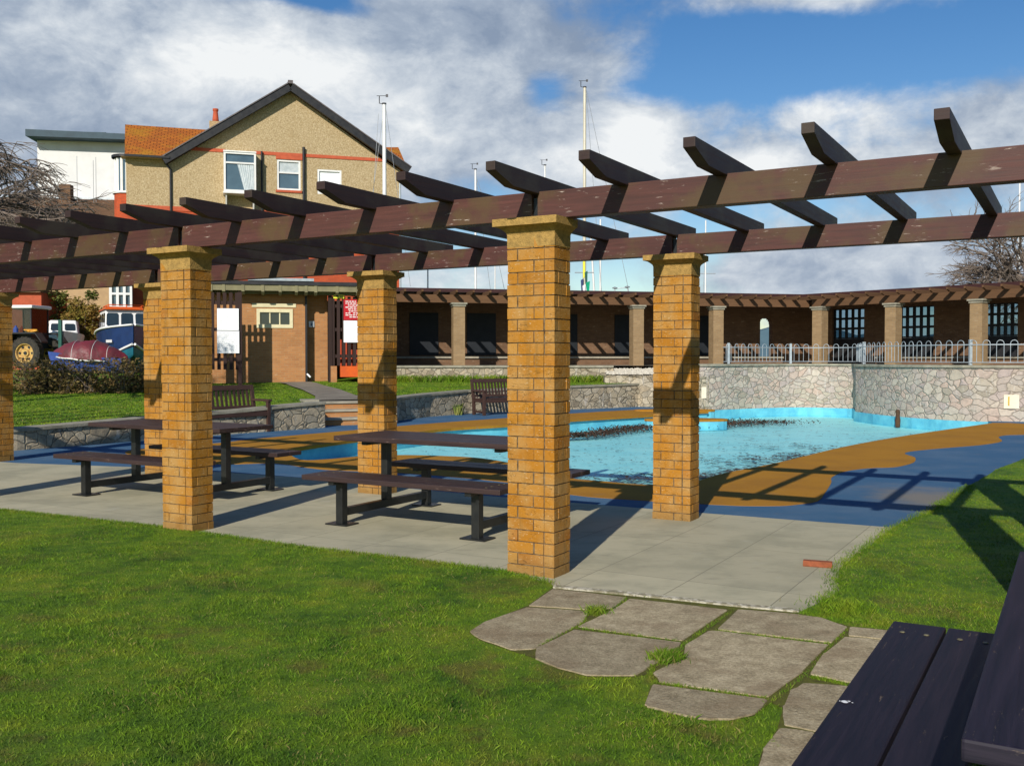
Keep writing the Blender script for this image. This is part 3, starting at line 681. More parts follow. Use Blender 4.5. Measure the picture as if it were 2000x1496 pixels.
for row in (0, 1):
    for k in (-1, 0, 1, 2, 3):
        if row == 0 and k == 3: continue
        core, b = brick_pillar(bay(k), TD*row)
        c = core.build('pillar', M['mortar'], perg); b.build('brickwork', M['brick'], c)
        capital(bay(k), TD*row, .0 if (row == 0 and k == 0) else .07).build('capital', M['cap'], c, weld=True)
# beams: one length from pillar to pillar
PC = -PWD/2
for row in (0, 1):
    for k in range(-1, 4):
        m = MB(); t0 = TD*row+.055; a = bay(k)+PC; b = bay(k+1)+PC
        if k == 3: b = a-1.2
        s1 = a-.022 if k > -1 else a+.14
        tw = .0
        m.box(PG, b+.022, a-.022 if k > -1 else a-.022, t0, t0+.11, 2.452, 2.640, True)
        m.build('beam', M['beam'], perg, weld=True, bevel=.004)
        if k == -1:
            m = MB(); m.box(PG, a+.022, a+.75, t0, t0+.11, 2.452, 2.640, True); m.build('beam', M['beam'], perg, weld=True, bevel=.004)
        m = MB(); m.box(PG, a-.018, a+.018, t0+.02, t0+.09, 2.452, 2.60); m.build('fixing_post', M['metal_black'], perg)
# rafters
for i in range(-6, 21):
    s = PC-(.7 if i > 0 else .66)*i; m = MB(); zt_, zb = 2.752, 2.625; y0, y1 = -.65+PDP/2, TD+PDP/2+.42
    prof = [(y0, zt_), (y0, zt_-.058), (y0+.235, zb), (y1, zb), (y1, zt_)]
    dz = random.uniform(-.004, .004); prof = [(t, z+dz) for t, z in prof]
    m.prism(prof[::-1], PG, s-.037+random.uniform(-.006, .006), s+.037)
    m.build('rafter', M['rafter'], perg, weld=True, bevel=.003)
# ================================================================= PICNIC TABLES
def make_table(pl, label):
    L, WS = 2.08, 1.67
    o = local_thing('picnic_table', label, 'picnic table', 'picnic tables')
    def planks(name, t0, t1, z, n):
        wd = (t1-t0)/n
        for k in range(n):
            m = MB(); m.box(W0, 0, L, t0+wd*k+.004, t0+wd*(k+1)-.004, z-.045, z, True)
            m.build(name, pl, o, weld=True, bevel=.007)
    planks('seat_plank', 0, .40, .45, 2); planks('seat_plank', WS-.40, WS, .45, 2); planks('table_plank', .44, WS-.44, .77, 4)
    for x in (.32, L-.32):
        for t in (.14, WS-.14-.07):
            m = MB(); m.box(W0, x-.037, x+.037, t, t+.074, .008, .375); m.build('leg', M['metal_black'], o, weld=True, bevel=.004)
            m = MB(); m.box(W0, x-.12, x+.12, t-.05, t+.13, .004, .016); m.build('foot_plate', M['metal_black'], o)
        m = MB(); m.box(W0, x-.03, x+.03, .214, WS-.21, .08, .15); m.build('low_rail', M['metal_black'], o)
        m = MB(); m.box(W0, x-.037, x+.037, WS/2-.037, WS/2+.037, .15, .69); m.build('table_post', M['metal_black'], o, weld=True, bevel=.004)
        for a, b, z in ((.03, .37, .405), (WS-.37, WS-.03, .405), (.50, WS-.50, .725)):
            m = MB(); m.box(W0, x-.03, x+.03, a, b, z-.034, z-.001); m.build('bearer', M['metal_black'], o)
        for t, zz_ in ((.06, .451), (.145, .451), (.26, .451), (.345, .451), (WS-.06, .451), (WS-.145, .451), (WS-.26, .451), (WS-.345, .451)):
            m = MB(); m.lathe([(0, .003), (.008, .003), (.011, 0)], (x-.16 if x < 1 else x+.16, t, zz_), seg=8); m.build('bolt', M['bolt'], o)
    return o
rzt = math.atan2(PG.e.y, PG.e.x)
t1 = make_table(M['plank'], 'dark picnic table with worn seat edge, right end hidden behind the middle pillar')
q = G(588, 928, .45); place(t1, q.x, q.y, .006, rzt)
t2 = copy_tree(t1); q = G(102.7, 887.7, .45); place(t2, q.x, q.y, .006, rzt, 'dark picnic table farther left, standing half behind the left front pillar')
t3 = make_table(M['plank_dark'], 'dark violet-brown picnic table cut by the lower right corner, bird dropping on its seat')
q = G(1743, 1218, .45); place(t3, q.x, q.y, .014, math.atan2(-PG.n.y, -PG.n.x))
# t3: local s runs back towards the camera, local t must run to the right of the seat edge
m = MB(); 
for k, (dx, dy, r) in enumerate([(0, 0, .012), (.012, .004, .006), (-.012, .006, .004), (.02, -.008, .003)]):
    c = G(1650+dx*0, 1379, .452)+Vector((dx, dy, 0)); m.poly([c+Vector((math.cos(a)*r*(1+.3*math.sin(3*a+k)), math.sin(a)*r, 0)) for a in np.linspace(0, 6.28, 10)[:-1]], .4665)
m.build('bird_dropping', M['bird'], label='white bird dropping on the seat of the nearest picnic table', cat='bird dropping')
# ================================================================= PARK BENCHES
def make_bench(label):
    o = local_thing('park_bench', label, 'bench', 'slatted wooden park benches'); L = 1.55
    def bx(n, *a):
        m = MB(); m.box(W0, *a, True); m.build(n, M['bench'], o, weld=True, bevel=.006)
    for x in (0, L-.07):
        bx('leg', x, x+.07, 0, .07, 0, .62); m = MB()
        m.prism([(.48, 0), (.55, 0), (.57, .45), (.66, .93), (.60, .93), (.50, .45)], W0, x, x+.07); m.build('leg', M['bench'], o, weld=True, bevel=.006)
        bx('arm_rest', x-.01, x+.08, -.03, .60, .62, .665); bx('side_rail', x+.01, x+.06, .07, .49, .34, .42); bx('side_rail', x+.015, x+.055, .07, .49, .06, .12)
    for k in range(5): bx('seat_slat', .0, L, .02+k*.095, .095+k*.095, .42, .445)
    bx('front_rail', .07, L-.07, .01, .05, .33, .415)
    m = MB(); m.prism([(.59, .85), (.635, .85), (.655, .95), (.61, .95)], W0, 0, L); m.build('top_rail', M['bench'], o, weld=True, bevel=.006)
    m = MB(); m.prism([(.525, .47), (.555, .47), (.565, .53), (.535, .53)], W0, .07, L-.07); m.build('lower_rail', M['bench'], o)
    for k in range(13):
        x = .13+k*(L-.26-.05)/12; m = MB(); m.prism([(.54, .53), (.56, .53), (.625, .85), (.605, .85)], W0, x, x+.05); m.build('back_slat', M['bench'], o)
    return o
b1 = make_bench('dark slatted bench against the low wall left of the steps')
e = Vector((.648, .76, 0)); P = G(529, 843); place(b1, P.x-e.x*1.55, P.y-e.y*1.55, 0, math.atan2(e.y, e.x))
b2 = copy_tree(b1); P = G(945, 812); place(b2, P.x, P.y, 0, math.atan2(.585, .81), 'dark slatted bench against the low wall beyond the pool, right end behind the middle pillar')
m = MB(); m.box(Frame(G(1568, 1108), (.93, -.36)), 0, .20, 0, .06, .009, .05); m.build('loose_brick', M['redbrickloose'], weld=True, bevel=.004, label='orange brick lying on the patio near the right lawn', cat='brick')
# ================================================================= ARCADE
AL = Frame((-3.8, 33.0), (.972, .233)); SC = 15.0
AR = Frame(AL.p(SC, 0), (.62, -.78))
arc = thing('arcade', AL.p(6, 0, 1.24), 'long open brown brick arcade with timber eaves, bending round behind the pool', 'arcade')
def apart(name, mb, mat, **k): return mb.build(name, M[mat], arc, **k)
ZB = 3.40
al_px = [722, 897, 1072, 1247, 1403]; ar_px = [1595, 1738, 1905, 2105, 2340]
for fr, lst, z0 in ((AL, al_px, 1.24), (AR, ar_px, 1.24)):
    for px in lst:
        s0 = fr.s(px); zb = .95 if (fr is AL and px > 1200) else z0
        m = MB(); m.box(fr, s0-.2, s0+.2, 0, .4, zb, ZB-.06); p = apart('pillar', m, 'arcpillar')
        m = MB(); m.box(fr, s0-.27, s0+.27, -.07, .47, ZB-.058, ZB+.0); m.box(fr, s0-.23, s0+.23, -.03, .43, ZB-.13, ZB-.06); m.build('capital', M['coping'], p)
def eaves(fr, a, b, first):
    m = MB(); m.box(fr, a, b, .10, .28, ZB+.002, ZB+.27, True); apart('front_beam', m, 'arcwood')
    n = int((b-a)/.58)
    for i in range(n+1):
        s = a+.2+i*.58
        if s > b-.05: break
        m = MB(); m.prism([(-.42, ZB+.40), (-.42, ZB+.33), (-.25, ZB+.26), (3.45, ZB+.26), (3.45, ZB+.40)][::-1], fr, s-.032, s+.032); apart('rafter', m, 'arcwood')
LR = 15.0
eaves(AL, -1.2, SC+.35, 0); eaves(AR, .35, LR, .2)
def roofpoly(t0, t1): 
    # corner mitred between both wings
    def corner(t):
        a = AL.p(0, t); b = AR.p(0, t); d1, d2 = AL.e, AR.e
        k = ((b-a).x*d2.y-(b-a).y*d2.x)/(d1.x*d2.y-d1.y*d2.x); return a+d1*k
    return [AL.p(-1.3, t0), corner(t0), AR.p(LR, t0), AR.p(LR, t1), corner(t1), AL.p(-1.3, t1)]
m = MB(); P = roofpoly(.72, 3.9); m.poly([Vector((p.x, p.y, ZB+.50)) for p in P], thick=.098); apart('roof', m, 'felt')
m = MB(); a = roofpoly(.70, .72)
for i in (0, 1):
    p, q = a[i], a[i+1]; p2, q2 = a[5-i], a[4-i]; u = lambda v, z: Vector((v.x, v.y, z))
    m.hexa([u(p, ZB+.402), u(q, ZB+.402), u(q2, ZB+.402), u(p2, ZB+.402), u(p, ZB+.53), u(q, ZB+.53), u(q2, ZB+.53), u(p2, ZB+.53)])
apart('fascia', m, 'roofedge')
# back walls
TW = 3.4; ahs, ahz = AL.at(1497, 640, TW)
a0 = ahs-.28; a1 = ahs+.26
holes = [(a0, a1, 1.3, 2.90), (a0, a1-.02, 2.90, 3.0), (a0+.02, a1-.06, 3.0, 3.07), (a0+.07, a1-.12, 3.07, 3.12)]
def corner_s(fr, t):
    a = AL.p(0, t); b = AR.p(0, t); d1, d2 = AL.e, AR.e; w = b-a
    k = (w.x*d2.y-w.y*d2.x)/(d1.x*d2.y-d1.y*d2.x)
    return k if fr is AL else (a+d1*k-b).dot(d2)
m = MB(); m.wall(AL, -1.2, corner_s(AL, TW), .9, ZB+.40, TW, TW+.28, holes); apart('back_wall', m, 'arcbrick')
dz = [(1625, 1687), (1755, 1823), (1920, 1987), (2120, 2200)]; rh = []; doors = []
for p0, p1 in dz:
    s0, s1 = AR.s(p0, TW), AR.s(p1, TW); z1 = AR.at((p0+p1)/2, 603 if p0 < 1700 else (598 if p0 < 1900 else 592), TW)[1]
    rh.append((s0, s1, 1.28, z1)); doors.append((s0, s1, z1))
m = MB(); m.wall(AR, corner_s(AR, TW), LR, .9, ZB+.40, TW, TW+.28, rh); apart('back_wall', m, 'arcbrick')
m = MB(); m.wall(AL, -1.2, -1.0, 1.2, ZB+.40, .4, TW-.01); apart('end_wall', m, 'arcbrick')
for s0, s1, z1 in doors:
    m = MB(); zl = 2.28; W = s1-s0
    m.box(AR, s0, s1, TW+.10, TW+.15, 1.28, zl); d = apart('glazed_door', m, 'black')
    n = 5; cw = W/n; ch = (z1-zl)/3; g = MB()
    for i in range(n+1): g.box(AR, s0+cw*i-.055*(i > 0), s0+cw*i+.055*(i < n), TW+.10, TW+.15, zl+.002, z1)
    g.build('glazing_bar', M['black'], d); g = MB()
    for j in range(4): g.box(AR, s0, s1, TW+.095, TW+.145, zl+ch*j-.045*(j > 0)+.004, zl+ch*j+.045*(j < 3)-.004*(j == 3)+.004)
    g.build('glazing_bar', M['black'], d)
    for i in range(n):
        m = MB(); m.box(AR, s0+cw*i+.05, s0+cw*(i+1)-.05, TW+.118, TW+.126, zl+.04, z1-.04); m.build('pane', M['clear'], d)
for p0, p1 in [(800, 856), (912, 968), (1070, 1127), (1200, 1256), (1345, 1394)]:
    m = MB(); m.box(AL, AL.s(p0, TW), AL.s(p1, TW), TW-.045, TW-.003, 1.62, 3.2); apart('shutter', m, 'shutter')
for fr, a, b in ((AL, -.9, a0-.3), (AL, a1+.25, SC-.9), (AR, 1.2, LR)):
    m = MB(); m.box(fr, a, b, TW-.5, TW-.05, 1.50, 1.57, True); apart('bench_seat', m, 'step')
    m = MB(); m.box(fr, a, b, TW-.42, TW-.32, 1.24, 1.498); apart('bench_support', m, 'arcbrick')
# ---- bow-top railing on the tall wall
rl = [p for p in HWs if p.x < 14.8 and not (p.x < 6.3 and p.y < 29.4)]
rl = [Vector((6.15, 29.1, 0))]+rl
L = [0]
for i in range(1, len(rl)): L.append(L[-1]+(rl[i]-rl[i-1]).length)
def along(d):
    for i in range(1, len(rl)):
        if L[i] >= d: return rl[i-1].lerp(rl[i], (d-L[i-1])/(L[i]-L[i-1]))
    return rl[-1]
off = Vector((.15, .15, 0)); rail = thing('bow_top_railing', along(3)+off+Vector((0, 0, 1.335)), 'grey galvanised bow-top railing standing on the tall stone wall', 'railing')
zr0, zr1, zt1 = 1.40, 1.83, 1.94
m = MB(); pts = [along(d)+off for d in np.arange(0, L[-1], .3)]
m.tube([p+Vector((0, 0, zr0)) for p in pts], .012, 5); m.build('bottom_rail', M['galv'], rail)
m = MB(); m.tube([p+Vector((0, 0, zr1)) for p in pts], .014, 5); m.build('top_rail', M['galv'], rail)
d = .1; k = 0
while d < L[-1]-.3 and k < 90:
    a, b = along(d)+off, along(d+.16)+off; c = (a+b)/2; h = (b-a)/2
    P = [a+Vector((0, 0, zr0))]+[c-h*math.cos(t)+Vector((0, 0, zt1-.08+.08*math.sin(t))) for t in np.linspace(0, math.pi, 7)]+[b+Vector((0, 0, zr0))]
    m = MB(); m.tube(P, .0085, 5, r=.5); m.build('hoop', M['galv'], rail); d += .30; k += 1
def near_d(px):
    return min(np.arange(0, L[-1], .05), key=lambda q: abs((along(q)+off).x/(along(q)+off).y*F+1000-px))
for px in (1421, 1541, 1893, 2120):
    P = along(near_d(px))+off+Vector((.03, .03, 0)); m = MB(); m.box(Frame(P, (1, 0)), -.034, .034, -.034, .034, 1.337, 1.96); m.build('post', M['galv'], rail)
P = Vector((9.95, 28.0, 0))+off; m = MB(); m.box(Frame(P, (1, 0)), -.04, .04, -.04, .04, 1.337, 1.97); m.build('post', M['galv'], rail)
# ---- depth tiles with a yellow 1, rusty pin, pool step
def text_mesh(body, size, name, mat, mtx, parent, depth=.004):
    cu = bpy.data.curves.new('txt', 'FONT'); cu.body = body; cu.size = size; cu.extrude = depth; cu.align_x = 'CENTER'; cu.align_y = 'CENTER'
    ob = bpy.data.objects.new('txt', cu); COL.objects.link(ob)
    me = bpy.data.meshes.new_from_object(ob.evaluated_get(bpy.context.evaluated_depsgraph_get())); bpy.data.objects.remove(ob)
    me.materials.clear(); me.materials.append(mat); o = bpy.data.objects.new(name, me); COL.objects.link(o); o.parent = parent
    par = Matrix.Translation(-WL[parent.name]); o.matrix_local = par @ mtx; return o
def upright(P, e):         # text matrix standing up, running along e
    e = Vector(e).normalized(); n = Vector((e.y, -e.x, 0))
    return Matrix(((e.x, 0, n.x, P.x), (e.y, 0, n.y, P.y), (0, 1, 0, P.z), (0, 0, 0, 1)))
def tile(px, py, D, e, w, lab):
    r_ = Vector(((px-1000)/F, 1, 0)); best = None
    for i in range(len(HWs)-1):
        a, b = HWs[i], HWs[i+1]; d_ = b-a; den = r_.x*d_.y-r_.y*d_.x
        if abs(den) < 1e-9: continue
        k_ = (a.x*d_.y-a.y*d_.x)/den; u_ = (a.x*r_.y-a.y*r_.x)/den
        if 0 <= u_ <= 1 and k_ > 0 and (best is None or k_ < best[0]): best = (k_, d_)
    D, e = best[0]-.004, (best[1].x, best[1].y)
    P = Vector(((px-1000)/F*D, D, CH-(py-HY)/F*D)); fr = Frame((P.x, P.y), e)
    o = MB(); o.box(fr, -w/2, w/2, -.02, .0, P.z-w/2, P.z+w/2); q = o.build('depth_tile', M['signcream'], label=lab, cat='sign', group='depth tiles on the pool wall')
    text_mesh('1', w*.95, 'number', M['numyellow'], upright(fr.p(-w*.18, -.024, P.z), fr.e), q)
    m = MB(); 
    for k in range(3): m.box(fr, w*.06, w*.3, -.0225, -.0202, P.z-.12*w+k*.11*w, P.z-.07*w+k*.11*w)
    m.build('small_marks', M['signcream'], q)
tile(1976, 784.5, 23.0, (.99, -.14), .33, 'cream tile with yellow number on the tall wall at the right edge')
tile(1369, 767, 28.35, (.75, .66), .33, 'cream tile with yellow number on the tall wall beside the brick pillar')
P = Vector(((1752-1000)/F*25.4, 25.4, 0)); m = MB(); m.lathe([(.0, .18), (.045, .17), (.06, .12), (.05, .02), (.07, -.10), (.06, -.28), (0, -.29)], (P.x, P.y-.08, 0), seg=10); m.build('outlet_pipe', M['brown'], label='rusty brown pipe stub at the foot of the curved wall', cat='pipe')
def pstep(name, px, py, z, rx, ry, h, lab):
    c = G(px, py, z); pts = [c+Vector((rx*math.cos(a), ry*math.sin(a), 0)) for a in np.linspace(0, 2*math.pi, 25)[:-1]]
    o = thing(name, (c.x, c.y, z-h), lab, 'pool step', 'rounded steps into the pool')
    m = MB(); m.poly(pts, z, thick=.05); m.build('top', M['orange'], o)
    m = MB(); m.poly([c+(p-c)*.985 for p in pts], z-.051, thick=h-.05); m.build('side', M['poolwall'], o)
pstep('pool_step', 1318, 800, .04, 1.15, .42, .33, 'upper rounded ochre topped step at the wall end of the pool')
pstep('pool_step', 1340, 818, -.02, 1.05, .42, .27, 'lower rounded ochre topped step at the wall end of the pool')
# ---- weed and dead leaves in the basin
def flakes(n, fn, size, flat=.3):
    m = MB()
    for k in range(n):
        x, y, z = fn(); r = size*random.uniform(.4, 1.2); a = random.uniform(0, 6.28); e = Vector((math.cos(a), math.sin(a), random.uniform(-flat, flat)))*r; f = Vector((-math.sin(a), math.cos(a), random.uniform(-flat, flat)))*r*random.uniform(.25, .7)
        c = Vector((x, y, z+abs(e.z))); m.quad([c-e, c+f, c+e, c-f*.6], None, random.random())
    return m
wl = smooth([tuple(G(px, py, PF)[:2]) for px, py in [(1100, 861), (1150, 858), (1200, 850), (1262, 841), (1360, 838), (1430, 833), (1500, 829)]], 6)
def on_line():
    t = random.random()**.8*(len(wl)-1.001); i = int(t); P = wl[i].lerp(wl[i+1], t-i); w = .12+.5*(t/len(wl)); return P.x+random.gauss(0, w), P.y+random.gauss(0, w*.8), PF+.05+random.random()*.10*(1-t/len(wl)*.5)
flakes(9000, on_line, .035, .8).build('drifted_weed', M['debris'], kind='stuff', label='bank of brown weed drifted across the shallow pool', cat='weed')
nw = [p for p in near_w if 1.0 < p.x < 7.5]
def near_patch():
    t = random.random()*(len(nw)-1.001); i = int(t); P = nw[i].lerp(nw[i+1], t-i); d = .15+abs(random.gauss(0, 1.1))
    c = math.sin(P.x*3.1+d*2.7)+math.sin(P.x*7.7-d*4.1)*.7+math.sin(P.x*1.3+d*9.1)*.5
    if c < random.uniform(-.4, 1.0): d *= .4
    return P.x-.55*d+random.gauss(0, .05), P.y+.83*d, PF+.056
flakes(15000, near_patch, .06, .05).build('floating_leaves', M['debris'], kind='stuff', label='dark leaves floating along the near side of the pool', cat='leaves')
flakes(900, lambda: (random.uniform(-2, 9), random.uniform(14, 28), PF+.056), .045, .05).build('scattered_leaves', M['debris'], kind='stuff', label='single dark leaves scattered over the shallow water', cat='leaves')
# ================================================================= TOILET BLOCK
T = Frame(((467-1000)/F*30.6, 30.6), (.972, .233))
zg = .70; wc = thing('toilet_block', T.p(1.5, 0, zg), 'small flat roofed orange brick toilet block with a cream window', 'building')
s_l, s_r = T.s(405), T.s(600); s_e = T.s(641); zr = 3.55
wx0, wz1 = T.at(501, 603); wx1, wz0 = T.at(572, 641)
m = MB(); m.wall(T, s_l, s_r-.02, zg-.2, zr, 0, .25, [(wx0+.06, wx1-.06, wz0+.06, wz1-.06)]); m.build('wall', M['wcbrick'], wc)
m = MB(); m.box(T, s_r+.02, s_e, .35, .6, zg-.2, zr); m.box(T, s_l, s_l+.25, .252, 4, zg-.2, zr); m.box(T, s_r-.02, s_r+.019, .0, .6, zg-.2, zr); m.box(T, s_l, T.s(765), 3.8, 4.05, zg-.2, zr); m.build('wall', M['wcbrick'], wc)
m = MB(); m.box(T, s_r-.06, s_r-.0, -.07, -.005, zg-.05, zr); m.build('drainpipe', M['black'], wc)
fw = .07
m = MB(); m.wall(T, wx0, wx1, wz0, wz1, -.03, .06, [(wx0+.10, wx1-.10, wz0+.11, wz1-.11)]); w = m.build('window', M['cream'], wc)
for k in (1, 2):
    x = wx0+.10+(wx1-wx0-.20)*k/3; m = MB(); m.box(T, x-.018, x+.018, .0, .045, wz0+.111, wz1-.111); m.build('mullion', M['cream'], w)
m = MB(); m.box(T, wx0+.10, wx1-.10, .048, .055, wz0+.11, wz1-.11); m.build('pane', M['glass_dark'], w)
m = MB(); m.box(T, wx0-.14, wx1+.1, -.02, -.003, wz1+.05, wz1+.17); m.build('lintel', M['cream'], wc)
so_, zo = T.at(455, 553, -.9); zt0 = 3.60
m = MB(); m.box(T, s_l-.6, T.s(765, -.6), -.62, 4.3, zt0+.16, zt0+.26); rf = m.build('roof', M['felt'], wc)
m = MB(); m.box(T, s_l-.6, T.s(765, -.6), -.64, -.622, zt0+.165, zt0+.275); m.build('fascia', M['black'], rf)
m = MB(); m.box(T, s_l-.6, T.s(765, -.6), -.30, -.25, zt0-.10, zt0+.158); m.build('beam', M['joist'], wc)
m = MB(); m.box(T, s_l-.6, T.s(765, -.6), -.595, -.575, zt0-.02, zt0+.158); m.build('eaves_board', M['joist'], wc)
for k, px in enumerate((412, 437, 475, 514, 548, 580, 599, 618, 660, 700, 740)):
    s = T.s(px, -.8); m = MB(); m.prism([(-.615, zt0+.158), (-.615, zt0-.05), (-.5, zt0-.13), (.0, zt0-.13), (0, zt0+.158)][::-1], T, s-.045, s+.045); m.build('joist', M['joist'], wc)
m = MB(); m.box(T, T.s(485, -.7), T.s(614, -.7), -.68, -.3, zt0+.285, zt0+.37); m.build('flashing', M['galv'], rf)
# screens and signs
def screen(p0, p1, t, ybot, lab, ztop=3.45, pad=0):
    s0, s1 = T.s(p0, t), T.s(p1, t); o = thing('slatted_screen', T.p((s0+s1)/2, t, zg-.1), lab, 'screen', 'dark slatted screens by the toilet block')
    zb = T.at((p0+p1)/2, ybot, t)[1]; n = max(3, int((s1-s0)/.165))
    for k in range(n):
        x = s0+(s1-s0)*(k+.25)/n; m = MB(); m.box(T, x, x+.10, t, t+.025, zb, ztop, True); m.build('slat', M['slat'], o)
    for z in (zb+.25, (zb+ztop)/2, ztop-.35): m = MB(); m.box(T, s0, s1, t+.027, t+.07, z, z+.10, True); m.build('rail', M['slat'], o)
    for x in (s0, s1):
        m = MB(); m.box(T, x-.06, x+.06, t-.02, t+.09, zg-.3, ztop+.02, True); m.build('post', M['slat'], o)
    return o
screen(385, 469, -1.45, 722, 'dark slatted screen left of the toilet block window, carrying two white notices')
screen(645, 770, -.30, 714, 'dark slatted screen right of the toilet block carrying the red sign')
def sheet(name, t, p0, p1, y0, y1, mat, lab, cat, grp=None, lines=0, ink='ink', lw=.6):
    a, z1_ = T.at(p0, y0, t); b, z0_ = T.at(p1, y1, t); m = MB(); m.box(T, a, b, t-.03, t-.004, z0_, z1_)
    o = m.build(name, M[mat], label=lab, cat=cat, group=grp)
    if lines:
        m = MB(); h = (z1_-z0_)/(lines+1.5)
        for k in range(lines):
            z = z1_-h*(k+1); x = a+(b-a)*.08; random.seed(k*7+int(p0))
            while x < b-(b-a)*.1:
                l = random.uniform(.03, .11); x2 = min(x+l, b-(b-a)*.08)
                if random.random() < .87: m.box(T, x, x2, t-.0335, t-.0305, z-h*.22*lw, z+h*.22*lw, r=.5)
                x = x2+.025
        m.build('lettering', M[ink], o)
    return o
g = 'white notices on the left screen'
sheet('notice', -1.5, 424, 466.5, 602.5, 645.3, 'sheet', 'upper white notice sheet on the left slatted screen', 'notice', g, 9)
sheet('notice', -1.5, 424, 467.5, 646.3, 690, 'sheet', 'lower white notice sheet on the left slatted screen', 'notice', g, 9)
sheet('warning_sign', -.33, 671, 716, 585, 625.5, 'red', 'red sign with white lines of writing on the right screen', 'sign', None, 9, 'white', 1.1)
sheet('notice', -.33, 671, 716, 626.3, 669, 'sheet', 'white notice sheet below the red sign', 'notice', None, 8)
sheet('yellow_sign', -.33, 651, 672, 576, 583.5, 'yellow', 'small yellow sign at the top of the right screen', 'sign', None, 1, 'black', 1.6)
o = sheet('toilet_sign', .33, 603, 613.5, 627.5, 639, 'sheet', 'small square toilet sign on the brickwork by the drainpipe', 'sign')
m = MB(); a, z = T.at(608, 633, .33); m.box(T, a-.025, a+.025, .294, .298, z-.065, z+.02); m.lathe([(0, .004), (.02, .004), (.02, 0)], T.p(a, .298, z+.048), axis=(-T.n), seg=10); m.build('pictogram', M['navy'], o)
m = MB(); a, b = T.s(664, .0), T.s(762, .0); m.box(T, a, b, .0, .05, 1.0, 2.1); m.build('red_door', M['redpanel'], wc)
m = MB(); a, b = T.s(664, -.42), T.s(745, -.42); z1_ = T.at(690, 715, -.42)[1]; z0_ = T.at(690, 736, -.42)[1]; m.box(T, a, b, -.62, -.38, z0_, z1_); m.build('orange_bin_box', M['orangepaint'], label='low bright orange box under the right slatted screen', cat='box')
m = MB(); a, b = T.s(646, -.4), T.s(658, -.4); m.box(T, a, b, -.36, -.06, zg-.2, T.at(650, 715, -.42)[1]); m.build('brick_pier', M['wcbrick'], wc)
m = MB(); m.tube([T.p(T.s(600), -.10, zg+.30), T.p(T.s(602), -.16, zg+.27), T.p(T.s(606), -.22, zg+.20)], .03, 8); m.build('pipe_outlet', M['white'], wc)

# ================================================================= GRASS BLADES (stuff)
def blades(name, poly, n, xr, yr, dens, h0, h1, wd, zf, holes=(), label='', near=(), zfun=None):
    X = RNG.uniform(xr[0], xr[1], n); Y = RNG.uniform(yr[0], yr[1], n)
    keep = inpoly(X, Y, poly) & (np.abs(X) < .56*Y+.5)
    for h in holes: keep &= ~inpoly(X, Y, h)
    if dens is not None: keep &= RNG.random(n) < dens(X, Y)
    X, Y = X[keep], Y[keep]; n = len(X); Z = np.full(n, zf) if zfun is None else zfun(X, Y)
    clump = .75+.25*np.sin(X*5.1+1.3*np.sin(Y*3.7))*np.sin(Y*4.3+X)
    H = RNG.uniform(h0, h1, n)*clump; tall = RNG.random(n) < .03; H[tall] *= 1.5
    for h in near: H[inpoly(X, Y, h)] *= .6
    a = RNG.uniform(0, 2*np.pi, n); W = wd*RNG.uniform(.6, 1.2, n)*(1+Y*.04); lx = RNG.normal(0, .5, n)*H; ly = RNG.normal(-.05, .5, n)*H
    V = np.empty((n, 4, 3)); cx, sx = np.cos(a)*W/2, np.sin(a)*W/2
    V[:, 0] = np.stack([X-cx, Y-sx, Z], 1); V[:, 1] = np.stack([X+cx, Y+sx, Z], 1)
    V[:, 2] = np.stack([X+lx*.45+cx*.8, Y+ly*.45+sx*.8, Z+H*.62], 1); V[:, 3] = np.stack([X+lx, Y+ly, Z+H], 1)
    me = bpy.data.meshes.new(name); me.vertices.add(n*4); me.vertices.foreach_set('co', V.reshape(-1))
    b = (np.arange(n)*4)[:, None]; idx = (b+np.array([0, 1, 2, 0, 2, 3])).reshape(-1)
    me.loops.add(n*6); me.loops.foreach_set('vertex_index', idx.astype(np.int32)); me.polygons.add(n*2)
    me.polygons.foreach_set('loop_start', (np.arange(n*2)*3).astype(np.int32))
    at = me.attributes.new('rnd', 'FLOAT', 'FACE'); at.data.foreach_set('value', np.repeat(RNG.random(n), 2))
    me.materials.append(M['grass']); me.update(); me.validate()
    o = bpy.data.objects.new(name, me); COL.objects.link(o); tag(o, label, 'grass', None, 'stuff'); return o
def dens(X, Y): return np.clip((3.8/np.maximum(Y, 2.5))**1.5, 0, 1)
fl = [[(c.x+(p.x-c.x)*1.01, c.y+(p.y-c.y)*1.01) for p in f] for f in flags for c in [sum(f, Vector())/len(f)]]
fl2 = [[(c.x+(p.x-c.x)*1.16, c.y+(p.y-c.y)*1.16) for p in f] for f in flags for c in [sum(f, Vector())/len(f)]]
LP = [(p.x, p.y) for p in lawn_poly]
blades('grass', LP, 2300000, (-6.5, 9.5), (2.6, 16), dens, .010, .027, .0030, .012, [[(p.x, p.y) for p in joint]], 'mown lawn grass round the patio and flagstones', near=fl2)
